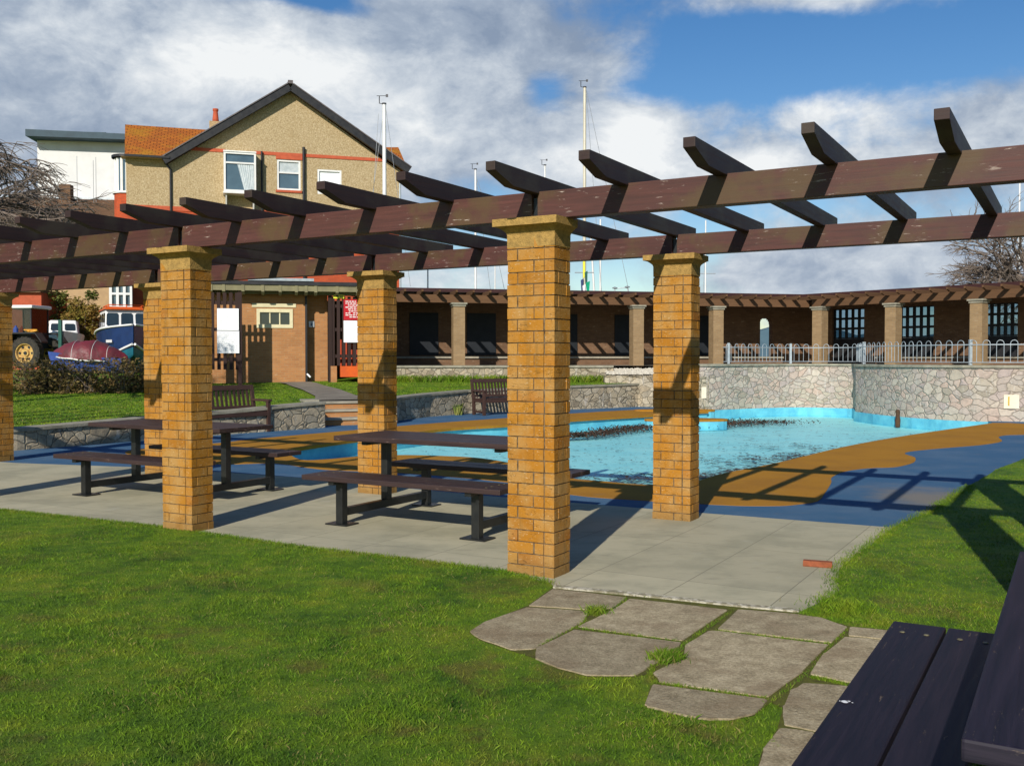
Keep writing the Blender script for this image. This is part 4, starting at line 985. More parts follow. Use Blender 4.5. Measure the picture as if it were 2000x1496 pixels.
# longer tufts along edges and between flagstones
def edge_tufts(pts, n, sp, h0, h1):
    out = []
    P = [Vector(p) for p in pts]; Ls = [(P[i+1]-P[i]).length for i in range(len(P)-1)]; tot = sum(Ls)
    t = RNG.random(n)*tot; X = np.empty(n); Y = np.empty(n)
    for i, d in enumerate(t):
        k = 0
        while d > Ls[k] and k < len(Ls)-1: d -= Ls[k]; k += 1
        q = P[k].lerp(P[k+1], d/Ls[k]); X[i], Y[i] = q.x+RNG.normal(0, sp), q.y+RNG.normal(0, sp)
    return X, Y, h0, h1
def tuft_obj(name, X, Y, h0, h1, wd, z, label, mat='grass'):
    m = MB(); n = len(X)
    for i in range(n):
        H = random.uniform(h0, h1); a = random.uniform(0, 6.28); l = random.gauss(0, .45)*H; l2 = random.gauss(0, .45)*H; w = wd*random.uniform(.6, 1.2); c = Vector((X[i], Y[i], z(X[i], Y[i]) if callable(z) else z)); e = Vector((math.cos(a), math.sin(a), 0))*w/2
        m.quad([c-e, c+e, c+e*.7+Vector((l*.45, l2*.45, H*.6)), c+Vector((l, l2, H))])
    return m.build(name, M[mat], kind='stuff', label=label, cat='grass', at=Vector((0, 0, 0)))
X1, Y1, _, _ = edge_tufts(near_edge, 9000, .03, 0, 0); X2, Y2, _, _ = edge_tufts(r_edge[:12], 7000, .04, 0, 0)
xs = [X1, X2]; ys = [Y1, Y2]
seams = [[(1224, 1173), (1197, 1197), (1149, 1199), (1140, 1222), (1046, 1272)], [(1128, 1233), (1333, 1261)], [(1432, 1197), (1336, 1265), (1325, 1282), (1275, 1310)], [(1660, 1232), (1622, 1268), (1575, 1325), (1510, 1375), (1480, 1408), (1500, 1440), (1520, 1470)], [(1290, 1342), (1500, 1373)], [(1400, 1238), (1620, 1265)], [(1584, 1330), (1655, 1345)], [(1275, 1308), (1268, 1325), (1280, 1343)]]
for sm in seams:
    X, Y, _, _ = edge_tufts(GL(sm), 420, .007, 0, 0); xs.append(X); ys.append(Y)
X, Y, _, _ = edge_tufts(GL([(1570, 1203), (1620, 1206), (1700, 1225), (1760, 1222)]), 1600, .05, 0, 0); xs.append(X); ys.append(Y)
tuft_obj('grass_edge', np.concatenate(xs), np.concatenate(ys),  .010, .024, .004, .012, 'longer grass creeping over the patio edge and flagstone joints')
for c, n, sp in ((G(1300, 1295), 900, .035), (G(1165, 1203), 350, .03), (G(1650, 1195), 700, .09)):
    tuft_obj('grass_tuft', RNG.normal(c.x, sp, n), RNG.normal(c.y, sp, n), .02, .06, .004, .012, 'small tufts of longer grass at the flagstones')
# upper lawn
UP = [(p.x, p.y) for p in ufr[2:]]+[(4.4, 31.4), (-4.5, 31.0), (-9, 31), (-18, 26), (-16, 13)]
FP = [(p.x-.1, p.y) for p in pl]+[(p.x+.05, p.y) for p in pr[::-1]]
blades('upper_grass', UP, 200000, (-18, 4.4), (11, 31.5), None, .012, .028, .014, 0, [FP, [tuple(SF.p(s_, t_)[:2]) for s_, t_ in ((-.1, -.3), (1.6, -.3), (1.6, 1.0), (-.1, 1.0))]], 'mown grass of the raised lawn behind the low wall', zfun=lambda X, Y: ztn(X, Y)-.02)
tuft_obj('long_grass', RNG.uniform(-4.5, 3.4, 5000), RNG.normal(31.1, .10, 5000), .05, .26, .02, lambda x, y: zt(x, y)-.02, 'rough longer grass along the foot of the parapet wall')
# ================================================================= HOUSE
H = Frame(((250-1000)/F*47, 47.0), (.957, .292)); HZ = .9
house = thing('house', H.p(5.5, 0, HZ), 'tall pebbledashed house with a black edged gable and orange tiled roof', 'building')
def hp(name, mb, mat, par=house, **k): return mb.build(name, M[mat], par, **k)
sA, zA = H.at(566, 177); sL, zL = H.at(328, 318); sR, zR = H.at(786, 328); s785 = H.s(783); sE, zE = H.at(250, 308)
zRed = H.at(380, 414)[1]
wins = {}
def rect(p0, p1, y0, y1, t=0):
    a, z1 = H.at((p0), (y0+y1)/2, t)[0], H.at((p0+p1)/2, y0, t)[1]; b, z0 = H.at(p1, (y0+y1)/2, t)[0], H.at((p0+p1)/2, y1, t)[1]; return a, b, z0, z1
w2 = rect(541, 587, 313, 372); w3 = rect(620, 667, 332, 380); w1 = rect(441, 498, 300, 374)
zW = zL-.12
zW2 = H.at(470, 297)[1]
sx0 = lerp(sL, sA, (zW2-zL)/(zA-zL))+.12; sx1 = lerp(s785, sA, (zW2-(zR-.15))/(zA-zR+.15))-.12
m = MB(); m.wall(H, 0, s785, zRed+.22, zW, 0, .35, [w1, w2, w3])
m.wall(H, sx0, sx1, zW, zW2, 0, .35, [w1, w2, w3]); m.quad([H.p(sL-.05, 0, zW), H.p(sx0, 0, zW), H.p(sx0, 0, zW2)]); m.quad([H.p(sx1, 0, zW), H.p(s785, 0, zW), H.p(s785, 0, zR-.15), H.p(sx1, 0, zW2)])
hp('wall', m, 'dash')
m = MB(); P = [H.p(sL, 0, zW), H.p(s785, 0, zW), H.p(s785, 0, zR-.0), H.p(sA, 0, zA)]
m.quad([H.p(sx0, 0, zW2), H.p(sx1, 0, zW2), H.p(sA, 0, zA-.05)]); m.quad([H.p(s785, 0.3, zW), H.p(sL, .3, zW), H.p(sA, .3, zA-.05), H.p(s785, .3, zR-.15)]); hp('gable_wall', m, 'dash')
m = MB(); m.wall(H, 0, s785, HZ-.5, zRed, 0, .35); hp('lower_wall', m, 'redbrick')
m = MB(); m.box(H, 0, s785, -.03, .35, zRed+.002, zRed+.218); hp('brick_band', m, 'redpaint')
m = MB(); m.box(H, 0, .35, .352, 9, HZ-.5, zW); m.box(H, s785-.35, s785, .352, 9, HZ-.5, zW); m.box(H, .352, s785-.352, 8.6, 9, HZ-.5, zW); hp('wall', m, 'dash')
m = MB(); m.box(H, 0, sL-.05, 0, .33, zW+.002, zE-.03); m.box(H, -.2, sL-.05, -.44, .34, zE-.028, zE-.022); hp('wall', m, 'dash')
# string course
b0 = H.at(385, 291); b1 = H.at(745, 313); zb = b0[1]
m = MB(); m.box(H, H.s(372), w1[0]-.02, -.035, -.003, zb-.10, zb+.06); m.box(H, w1[1]+.02, H.s(748), -.035, -.003, zb-.10, zb+.06); m.box(H, w2[0]-.05, w2[1]+.1, -.034, -.004, w2[3]+.02, zb-.102); hp('string_course', m, 'redpaint')
# gable roof: two slopes with black barge boards
def slope(a, za, b, zb_, t0, t1, th, off=0):
    d = Vector((b-a, zb_-za)); n = Vector((-d.y, d.x)).normalized()
    if n.y < 0: n = -n
    q = [(a+n.x*off, za+n.y*off), (b+n.x*off, zb_+n.y*off), (b+n.x*(off+th), zb_+n.y*(off+th)), (a+n.x*(off+th), za+n.y*(off+th))]
    if a > b: q = [q[1], q[0], q[3], q[2]]
    m = MB(); m.hexa([H.p(*(q[0][0], t0), q[0][1]), H.p(q[1][0], t0, q[1][1]), H.p(q[1][0], t1, q[1][1]), H.p(q[0][0], t1, q[0][1]), H.p(q[3][0], t0, q[3][1]), H.p(q[2][0], t0, q[2][1]), H.p(q[2][0], t1, q[2][1]), H.p(q[3][0], t1, q[3][1])]); return m
zl2, zr2 = zL-.05, zR-.25; sR2 = sR+.25; sL2 = sL-.15
for a, za in ((sL2, zl2), (sR2, zr2)):
    r = hp('gable_roof', slope(a, za, sA, zA, -.30, 6, .12, .10), 'tile')
    slope(a, za, sA, zA, -.50, -.302, .34, -.12).build('barge_board', M['black'], r)
    slope(a, za, sA, zA, -.55, -.25, .05, .225).build('verge_cap', M['greytile'], r)
m = MB(); m.box(H, sA-.12, sA+.12, -.56, 6, zA+.20, zA+.36); hp('ridge_tiles', m, 'greytile')
# main roof behind, ridge along the front
zr_ = 1.5+(700-250)/F*(51.3)
def roofstrip(a, b, name, a2=None, b2=None):
    a2 = a if a2 is None else a2; b2 = b if b2 is None else b2
    m = MB(); e0, r0 = zE-.02, zr_
    m.hexa([H.p(a, -.45, e0), H.p(b, -.45, e0), H.p(b, -.30, e0), H.p(a, -.30, e0), H.p(a, -.45, e0+.1), H.p(b, -.45, e0+.1), H.p(b, -.3, e0+.12), H.p(a, -.3, e0+.12)])
    m.quad([H.p(a, -.42, e0+.10), H.p(b, -.42, e0+.10), H.p(b2, 4.2, r0), H.p(a2, 4.2, r0)], [(0, 0), ((b-a), 0), ((b2-a), 4.8), ((a2-a), 4.8)])
    m.quad([H.p(b2, 4.2, r0), H.p(b, 9.2, e0), H.p(a, 9.2, e0), H.p(a2, 4.2, r0)][::-1]); return m
hp('main_roof', roofstrip(-.02, sL-.05, 'r', -.35, sL+3.2), 'tile'); 
def hq(px, py, t): s_, z_ = H.at(px, py, t); return H.p(s_, t, z_)
m = MB(); q = [hq(752, 327, .4), hq(795, 327, .4), hq(778, 288, 4.2), hq(735, 288, 4.2)]; m.hexa([v-Vector((0, 0, .12)) for v in q]+q, r=.5); hp('main_roof', m, 'tile')
m = MB(); m.quad([H.p(0, -.3, zE), H.p(0, 4.2, zr_-.05), H.p(0, 9, zE)]); hp('end_gable', m, 'dash')
m = MB(); m.box(H, -.05, sL+.1, -.55, -.45, zE-.03, zE+.07); m.tube([H.p(s, -.06, z) for s, z in ((sL-.15, zE-.1), (sL+.12, zE-.5), (sL+.12, zRed), (sL+.12, HZ))], .06, 6); hp('gutter', m, 'black')
cs, cz = H.at(421, 219, 3.8); m = MB(); m.box(H, cs-.32, cs+.32, 3.5, 4.1, zr_-.5, cz-.55); c = hp('chimney', m, 'dash')
m = MB(); m.lathe([(.13, 0), (.17, .1), (.12, .55), (.15, .62), (.15, .70), (.0, .70)], H.p(cs, 3.8, cz-.55), seg=12); m.build('chimney_pot', M['redpaint'], c)
# windows
def hwin(r, depth, kind, lab=None):
    a, b, z0, z1 = r; fw = .09; m = MB()
    m.wall(H, a, b, z0, z1, depth, depth+.12 if depth > -.1 else -.002, [(a+fw, b-fw, z0+fw, z1-fw)])
    w = hp('window', m, 'white', label=lab)
    zt_ = z1-(z1-z0)*(.27 if kind == 'curtain' else .42)
    m = MB(); m.box(H, a+fw+.003, b-fw-.003, depth+.02, depth+.07, zt_-.04, zt_+.04)
    if kind != 'blind': m.build('frame_bar', M['white'], w)
    m = MB(); m.box(H, a+fw, b-fw, depth+.085, depth+.095, z0+fw, z1-fw); m.build('pane', M['glass' if kind != 'blind' else 'sheet'], w)
    if kind == 'curtain':
        m = MB(); n = 14; pa = []
        for k in range(n+1):
            x = lerp(a+(b-a)*.42, b-fw-.02, k/n); pa.append(x)
        zt2, zb2 = zt_-.06, z0+fw+.02; mid = a+(b-a)*.80
        for k in range(n):
            y0_, y1_ = depth+.06+.02*(k % 2), depth+.06+.02*((k+1) % 2); x0_, x1_ = pa[k], pa[k+1]
            bx0, bx1 = lerp(x0_, mid+(x0_-mid)*.5+.1, .8), lerp(x1_, mid+(x1_-mid)*.5+.1, .8)
            m.quad([H.p(bx0, y0_, zb2), H.p(bx1, y1_, zb2), H.p(x1_, y1_, zt2), H.p(x0_, y0_, zt2)])
        m.build('curtain', M['curtain'], w)
    if kind == 'sash':
        m = MB(); m.box(H, a+fw, b-fw, depth+.072, depth+.082, zt_+.04, z1-fw); m.build('blind', M['curtain'], w)
    return w
wb = rect(437, 500, 298, 375, -.75)
hwin(wb, -.78, 'curtain', 'white framed box window with a drawn net curtain'); 
m = MB(); m.box(H, wb[0]-.03, wb[1]+.03, -.80, -.003, wb[2]-.09, wb[2]-.003); hp('window_sill', m, 'white'); m = MB(); m.box(H, wb[0]-.02, wb[1]+.02, -.82, -.003, wb[3]+.003, wb[3]+.06); hp('window_head', m, 'white')
for x in (wb[0]+.08, wb[1]-.14): m = MB(); m.prism([(-.03, wb[2]-1.3), (-.10, wb[2]-1.3), (-.70, wb[2]-.1), (-.03, wb[2]-.1)], H, x, x+.06); hp('bracket', m, 'white')
hwin(w2, .02, 'sash'); hwin(w3, .01, 'blind')
m = MB(); m.box(H, w2[0]-.06, w2[1]+.06, -.06, .015, w2[2]-.12, w2[2]-.002); hp('window_sill', m, 'redpaint')
for px, y0, y1, r in ((511, 296, 400, .05), (593, 288, 420, .07)):
    s_, z_ = H.at(px, y0, -.1); m = MB(); m.tube([H.p(s_, -.12, z_), H.p(s_, -.12, HZ)], r, 6); hp('drainpipe', m, 'black')
s_, z_ = H.at(783, 345, -.1); m = MB(); m.tube([H.p(s_-.05, -.1, z_), H.p(s_-.05, -.1, HZ)], .06, 6); hp('drainpipe', m, 'galv')
# corner bays at the left end
def bay_(sc, tc, r, z0, z1, mat, name, n=8):
    m = MB(); pts = [H.p(sc+r*math.cos(a), tc+r*math.sin(a)) for a in np.linspace(math.pi*.5, math.pi*1.5, n)]
    for i in range(len(pts)-1):
        p, q = pts[i], pts[i+1]; m.quad([p+Vector((0, 0, z0)), q+Vector((0, 0, z0)), q+Vector((0, 0, z1)), p+Vector((0, 0, z1))])
    m.poly([p+Vector((0, 0, z1)) for p in pts], None); return hp(name, m, mat), pts
zz = lambda y, t=0: H.at(250, y, t)[1]
bay_(0, .95, .62, HZ-.5, zz(374), 'redbrick', 'bay_wall'); _, bp = bay_(0, .95, .55, zz(373), zz(304), 'glass', 'bay_window')
m = MB()
for p in bp: m.box(Frame(p, H.e), -.055, .055, -.055, .055, zz(372), zz(305))
hp('bay_mullion', m, 'white'); bay_(0, .95, .70, zz(375), zz(371), 'white', 'bay_sill'); bay_(0, .95, .74, zz(304), zz(299), 'black', 'bay_roof')
m = MB(); a, b, z0, z1 = rect(213, 258, 556, 602, -1.4); m.box(H, a, b, -1.4, .9, HZ-.5, z0-.02); hp('bay_wall', m, 'redbrick')
m = MB(); m.wall(H, a, b, z0, z1+.6, -1.4, -1.3, [(a+.12+i*(b-a-.1)/3, a+.12+i*(b-a-.1)/3+(b-a-.1)/3-.12, z0+.1+j*.62, z0+.62+j*.62) for i in range(3) for j in range(2)]); hp('bay_window', m, 'white')
m = MB(); m.box(H, a+.05, b-.05, -1.28, .9, z0, z1+.6); hp('pane', m, 'glass')
m = MB(); m.box(H, a-.1, b+.1, -1.5, 1, z1+.61, z1+.75); hp('bay_roof', m, 'tile')
# ================================================================= WHITE BUILDING, TAN HOUSES
B = Frame(((78-1000)/F*62, 62.0), (.995, .10))
wbld = thing('white_building', B.p(3, 3, 1), 'plain white rendered building with a dark blue-grey flat roof edge', 'building')
zt_ = B.at(78, 275)[1]; s2 = B.s(262)
m = MB(); m.box(B, 0, s2, 0, 6, .4, zt_-.0); m.build('wall', M['offwhite'], wbld)
m = MB(); m.hexa([B.p(-.3, -1.1, zt_+.04), B.p(s2, -1.1, zt_-.05), B.p(s2, 7, zt_-.05), B.p(-.3, 7, zt_+.04), B.p(-.3, -1.1, zt_+.46), B.p(s2, -1.1, zt_+.30), B.p(s2, 7, zt_+.3), B.p(-.3, 7, zt_+.46)]); r = m.build('roof', M['slate'], wbld)
a, b = B.s(166, 1), B.s(216, 1); m = MB(); m.box(B, a, b, .5, 2.5, zt_+.3, zt_+.72); m.build('roof_vent', M['slate'], r)
m = MB(); m.box(B, .9, s2, -1.0, -.003, B.at(100, 402)[1]-.15, B.at(100, 402)[1]); m.box(B, -3, s2, -1.0, -.96, B.at(100, 392)[1], B.at(100, 392)[1]+.07); 
for i in range(9): m.box(B, i*.9, i*.9+.05, -1.0, -.96, B.at(100, 402)[1], B.at(100, 392)[1])
m.build('balcony', M['galv'], wbld)
TB = Frame(((-160-1000)/F*50, 50.0), (.99, .14)); sT = TB.s(236)
tb = thing('tan_house', TB.p(4, 3, .9), 'low tan rendered house with mossy brown tiled roof behind the weeping tree', 'building')
zw = TB.at(100, 432)[1]; zrd = TB.at(100, 388, 3)[1]
m = MB(); m.wall(TB, 0, sT, .5, zw, 0, .3, [(TB.s(40), TB.s(75), 3.2, 4.6), (TB.s(110), TB.s(140), 3.2, 4.6)]); m.box(TB, 0, sT, .31, 6, .5, zw-.01); m.build('wall', M['tan'], tb)
m = MB(); m.quad([TB.p(-.3, -.4, zw-.1), TB.p(sT+.2, -.4, zw-.1), TB.p(sT-.8, 3, zrd), TB.p(-.3, 3, zrd)], [(0, 0), (10, 0), (9, 4), (0, 4)]); m.quad([TB.p(sT+.2, -.4, zw-.1), TB.p(sT+.2, 6.4, zw-.1), TB.p(sT-.8, 3, zrd)]); m.quad([TB.p(sT-.8, 3, zrd), TB.p(sT+.2, 6.4, zw-.1), TB.p(-.3, 6.4, zw-.1), TB.p(-.3, 3, zrd)]); r = m.build('roof', M['browntile'], tb)
a, z_ = TB.at(129, 362, 2.6); m = MB(); m.box(TB, a-.3, a+.3, 2.3, 2.9, zrd-.8, z_); m.build('chimney', M['arcbrick'], r)
for p in (150, 182, 187): a, z_ = TB.at(p, 305+random.random()*20, 2.6); m = MB(); m.tube([TB.p(a, 2.6, zrd-.4), TB.p(a, 2.6, z_)], .015, 4); m.build('aerial_pole', M['wire'], r)
RB = Frame(((-60-1000)/F*46, 46), (1, .05)); rb = thing('red_shed', RB.p(2, 1, .9), 'red painted low shed with white boards behind the tractor', 'building')
m = MB(); m.box(RB, 0, RB.s(82), 0, 3, .7, RB.at(60, 572)[1]); m.build('wall', M['redpaint'], rb)
m = MB(); m.box(RB, -.1, RB.s(84), -.2, 3.1, RB.at(60, 572)[1]+.002, RB.at(60, 566)[1]); m.build('roof', M['browntile'], rb)

# ================================================================= BOATS
HX = 3.6
def hull(mb, fr, L, W, D_, z0, rise=.45, trans=.75, n=14, k=7, u0=0, u1=1, mt=None):
    rows = []
    for i in range(n+1):
        x = i/n; half = W/2*(trans+(1-trans)*min(1, x*2.2))*(1-max(0, (x-.45)/.55)**HX); half = max(half, .015); zs = z0+D_+rise*max(0, x-.2)**1.6; kz = z0+max(0, x-.7)**2*D_*3.2
        row = []
        for j in range(2*k+1):
            a = (j-k)/k; v = abs(a); y = half*math.copysign(v**.55, a) if v else 0; z = kz+(zs-kz)*(v**2.3); row.append(fr.p(x*L+(.25*v if i == n else 0), y, z))
        rows.append(row)
    for i in range(n):
        for j in range(2*k):
            f = abs((j+.5-k)/k)
            if u0 <= f <= u1: mb.quad([rows[i][j], rows[i+1][j], rows[i+1][j+1], rows[i][j+1]], None, .5, True)
    if u1 >= 1:
        mb.quad([r[0] for r in rows]+[r[-1] for r in rows][::-1], None, .5)
        mb.quad(rows[0][::-1], None, .5)
    return rows
def boat_base(name, px, D, ang, lab, cat='boat'):
    P = Vector(((px-1000)/F*D, D, 0)); fr = Frame((P.x, P.y), (math.cos(ang), math.sin(ang))); return fr, thing(name, (P.x, P.y, .95), lab, cat)
# blue fishing boat, bow towards the camera
fr, bb = boat_base('fishing_boat', 232.6, 42.0, R(297), 'navy fishing boat with white wheelhouse and orange roof, out of the water')
L_, W_, Dp = 5.6, 2.15, 1.30; z0 = 1.22
m = MB(); hull(m, fr, L_, W_, Dp, z0, .35, .85, u0=.5); h = m.build('hull', M['navy'], bb)
m = MB(); hull(m, fr, L_, W_+.004, Dp, z0, .35, .85, u0=0, u1=.5); m.build('lower_hull', M['teal'], h)
def sheer(x, f, dz, o): 
    half = W_/2*(.85+.15*min(1, x*2.2))*(1-max(0, (x-.45)/.55)**HX); return fr.p(x*L_+.25*f*(x > .99), o*(max(half, .02)*f+.03), dz+.35*max(0, x-.2)**1.6)
for sg in (-1, 1):
    m = MB(); m.tube([sheer(i/16, 1, z0+Dp, sg) for i in range(17)], .04, 6); m.build('rubbing_strake', M['white'], h)
    m = MB(); m.tube([sheer(i/16, .70, z0+Dp*.20+max(0, i/16-.7)**2*3.4, sg) for i in range(6, 17)], .05, 5); m.build('white_stripe', M['white'], h)
cz0 = z0+Dp-.03; wh = 3.42; m = MB()
def cabin(m, fr, x0, x1, w, z0, z1, fwd=.25, inset=.06, fw=.8):
    b = [fr.p(x0, -w/2, z0), fr.p(x1, -w/2*fw, z0), fr.p(x1, w/2*fw, z0), fr.p(x0, w/2, z0)]; t = [fr.p(x0+inset, -w/2+inset, z1), fr.p(x1-fwd, -w/2*fw+inset, z1), fr.p(x1-fwd, w/2*fw-inset, z1), fr.p(x0+inset, w/2-inset, z1)]
    m.hexa(b+t, r=.5); return b, t
def facewin(b, t, i, j, cols, z0f, z1f, gap=.12):
    m = MB(); B0, B1, T0, T1 = b[i], b[j], t[i], t[j]; n = (B1-B0).cross(T0-B0).normalized()*.012
    for k in range(cols):
        u0, u1 = (k+gap)/cols, (k+1-gap)/cols; pt = []
        for a_, c_ in ((.12, 0), (.88, 0), (1, .12), (1, .88), (.88, 1), (.12, 1), (0, .88), (0, .12)):
            u = lerp(u0, u1, a_); v = lerp(z0f, z1f, c_); pt.append(B0.lerp(B1, u).lerp(T0.lerp(T1, u), v)+n)
        m.quad(pt)
    return m
b_, t_ = cabin(m, fr, 1.2, 3.6, 1.75, cz0, wh, .18, .05, .95); c = m.build('wheelhouse', M['white'], bb, weld=True, bevel=.05)
facewin(b_, t_, 0, 1, 3, .30, .86, .10).build('window', M['glass_dark'], c); facewin(b_, t_, 1, 2, 3, .30, .86, .08).build('window', M['glass_dark'], c)
m = MB(); m.hexa([fr.p(1.1, -.90, wh+.003), fr.p(3.6, -.84, wh+.003), fr.p(3.6, .84, wh+.003), fr.p(1.1, .90, wh+.003), fr.p(1.2, -.8, wh+.09), fr.p(3.45, -.75, wh+.09), fr.p(3.45, .75, wh+.09), fr.p(1.2, .8, wh+.09)], r=.5); m.build('wheelhouse_roof', M['orangepaint'], c)
m = MB(); m.tube([fr.p(x, y, wh+.2) for x, y in ((1.4, -.7), (3.3, -.65), (3.3, .65), (1.4, .7), (1.4, -.7))], .022, 5)
for x, y in ((1.4, -.7), (3.3, -.65), (3.3, .65), (1.4, .7), (2.3, .68), (2.3, -.68), (3.3, 0)): m.tube([fr.p(x, y, wh+.08), fr.p(x, y, wh+.2)], .018, 5)
m.build('roof_rail', M['orangepaint'], c)
m = MB(); random.seed(4)
for k in range(7): 
    a = sheer(.80+k*.010, .93, 0, -1); f_ = Frame(a, fr.e); m.box(f_, 0, .035, -.03, .0, z0+Dp*.62+.08, z0+Dp*.70+.08)
m.build('number_plate', M['white'], h)
for x in (1.2, 4.0):
    m = MB()
    for sg in (-1, 1): m.tube([fr.p(x, sg*.9, .9), fr.p(x, sg*.55, 1.6)], .05, 6)
    m.box(fr, x-.1, x+.1, -.9, .9, .95, 1.18); m.build('cradle', M['galv'], bb)
# cabin cruiser with teal bottom, bow on
fr, cb = boat_base('cabin_boat', 124, 46.8, R(294.7), 'small white cabin boat with teal bottom behind the green post')
m = MB(); hull(m, fr, 4.2, 1.8, 1.0, 1.45, .35, .85, u0=.0, u1=.55); m.build('lower_hull', M['tealbright'], cb); m = MB(); hull(m, fr, 4.2, 1.804, 1.0, 1.45, .35, .85, u0=.55); m.build('hull', M['white'], cb)
m = MB(); b_, t_ = cabin(m, fr, .5, 3.0, 1.55, 2.43, 3.22, .30, .08, .8); c = m.build('cabin', M['white'], cb, weld=True, bevel=.07)
facewin(b_, t_, 0, 1, 2, .40, .8, .2).build('window', M['glass_dark'], c); facewin(b_, t_, 1, 2, 2, .40, .8).build('window', M['glass_dark'], c)
# boat under a tarpaulin
fr, tbt = boat_base('covered_boat', 247, 36, R(186), 'blue boat under a shiny maroon tarpaulin lying behind the scrub')
fr = Frame(fr.p(0, 0), fr.e); m = MB(); hull(m, fr, 2.5, 1.35, .55, .95, .35, .8); m.build('hull', M['bluehull'], tbt)
m = MB(); n, k = 22, 14; rows = []
for i in range(n+1):
    x = i/n; half = max(.05, .74*(1-abs(2*x-1)**2.4)); top = .80+.66*max(0, math.sin(math.pi*min(1, x*.92+.04)))**.75; row = []
    for j in range(k+1):
        a = math.pi*j/k; w_ = 1+.05*math.sin(x*19+2*math.sin(a*2))+.025*math.sin(x*47)
        row.append(fr.p(-.05+2.6*x, -half*math.cos(a)*w_, 1.42+.20*x**2-.03*(1-math.sin(a))*abs(math.sin(x*9))+(top-.78)*math.sin(a)**.75*w_))
    rows.append(row)
for i in range(n):
    for j in range(k): m.quad([rows[i][j], rows[i+1][j], rows[i+1][j+1], rows[i][j+1]], None, .5, True)
tp = m.build('tarpaulin', M['tarp'], tbt, weld=True)
m = MB()
for x in (5, 9, 15): m.tube([p+Vector((0, 0, .012)) for p in rows[x]], .008, 4)
m.build('rope', M['mast_white'], tp)
m = MB(); m.tube([r[k]+Vector((0, 0, -.02)) for r in rows], .028, 5); m.tube([r[0]+Vector((0, 0, -.02)) for r in rows], .028, 5); m.build('gunwale', M['white'], tbt)
# ================================================================= TRACTOR
D0 = 41.5; TF = Frame(((55-1000)/F*D0+.42, D0), (1, -.12)); tr = thing('tractor', TF.p(-1, 0, .95), 'old tractor with glazed cab and rusty cream wheel rim, half behind a pillar', 'tractor')
def wheel(x, y, r, w, z):
    m = MB(); m.lathe([(r*.62, -w/2), (r*.9, -w/2), (r, -w*.38), (r, w*.38), (r*.9, w/2), (r*.62, w/2)], TF.p(x, y, z), axis=TF.n, seg=32)
    for k in range(22):
        a = 2*math.pi*k/22; c_, s_ = math.cos(a), math.sin(a)
        P = [TF.p(x+c_*q+s_*e, y+t, z+s_*q-c_*e) for q, e, t in ((r*.97, -.03, -w*.45), (r*.97, .03, -w*.45), (r*.97, .09, 0), (r*.97, .03, 0), (r*1.04, -.03, -w*.45), (r*1.04, .03, -w*.45), (r*1.04, .09, 0), (r*1.04, .03, 0))]; m.hexa(P, r=.5)
    w_ = m.build('wheel', M['tyre'], tr)
    m = MB(); m.lathe([(r*.63, -w*.45), (r*.56, -w*.42), (r*.52, -w*.18), (r*.24, -w*.12), (r*.20, -w*.28), (.0, -w*.28)], TF.p(x, y, z), axis=TF.n, seg=24); rm = m.build('rim', M['rim'], w_)
    for k in range(6):
        m = MB(); a = 2*math.pi*k/6; m.lathe([(0, -w*.20), (r*.085, -w*.20), (r*.085, -w*.10)], TF.p(x+math.cos(a)*r*.42, y, z+math.sin(a)*r*.42), axis=TF.n, seg=8); m.build('rim_hole', M['black'], rm)
    m = MB(); m.lathe([(0, -w*.36), (r*.10, -w*.36), (r*.12, -w*.26)], TF.p(x, y, z), axis=TF.n, seg=12); m.build('hub', M['black'], rm)
    return w_
zc = CH-(690-HY)/F*D0; wheel(0, -.75, .66, .42, zc); wheel(0, .75, .66, .42, zc); wheel(-2.3, -.65, .42, .26, zc-.24); wheel(-2.3, .65, .42, .26, zc-.24)
m = MB(); m.box(TF, -2.7, .1, -.32, .32, zc-.1, zc+.75); m.build('engine_cover', M['navy'], tr, weld=True, bevel=.06)
for sg in (-1, 1):
    m = MB(); y0, y1 = (-.98, -.5) if sg < 0 else (.5, .98); pr_ = [(-.72, zc+.45), (-.5, zc+.80), (.5, zc+.80), (.78, zc+.42)]
    for i in range(3): a, b = pr_[i], pr_[i+1]; m.hexa([TF.p(a[0], y0, a[1]), TF.p(b[0], y0, b[1]), TF.p(b[0], y1, b[1]), TF.p(a[0], y1, a[1]), TF.p(a[0], y0, a[1]+.06), TF.p(b[0], y0, b[1]+.06), TF.p(b[0], y1, b[1]+.06), TF.p(a[0], y1, a[1]+.06)], r=.5)
    m.build('mudguard', M['black'], tr)
zk = zc+.86; ztp = CH-(604-HY)/F*D0
m = MB(); m.box(TF, -1.05, .12, -.62, .62, zc+.2, zk); cbn = m.build('cab', M['black'], tr)
m = MB()
for x in (-1.05, .07): 
    for y in (-.62, .57): m.box(TF, x, x+.05, y, y+.05, zk, ztp)
m.build('cab_post', M['black'], cbn)
m = MB(); m.box(TF, -.99, .06, -.60, -.595, zk, ztp); m.box(TF, -.99, .06, .595, .60, zk, ztp); m.box(TF, .09, .095, -.56, .56, zk, ztp); m.build('cab_glass', M['clear'], cbn)
m = MB(); m.box(TF, -1.15, .22, -.72, .72, ztp, ztp+.14); m.build('cab_roof', M['white'], cbn, weld=True, bevel=.05)
m = MB(); m.lathe([(0, 0), (.1, 0), (.1, .2), (.04, .27), (.04, .32), (0, .32)], TF.p(-.45, -.80, zk-.04), seg=12); m.build('plastic_can', M['bluehull'], label='blue plastic can on the tractor', cat='can')
m = MB(); random.seed(5)
pp = [TF.p(.0+random.uniform(-.1, .5), -.8+random.uniform(-.1, .1), zk+.03+random.random()*.08) for _ in range(14)]; m.tube(pp, .03, 5); m.build('rope_coil', M['yellow2'], label='yellow orange rope heaped on the tractor mudguard', cat='rope')
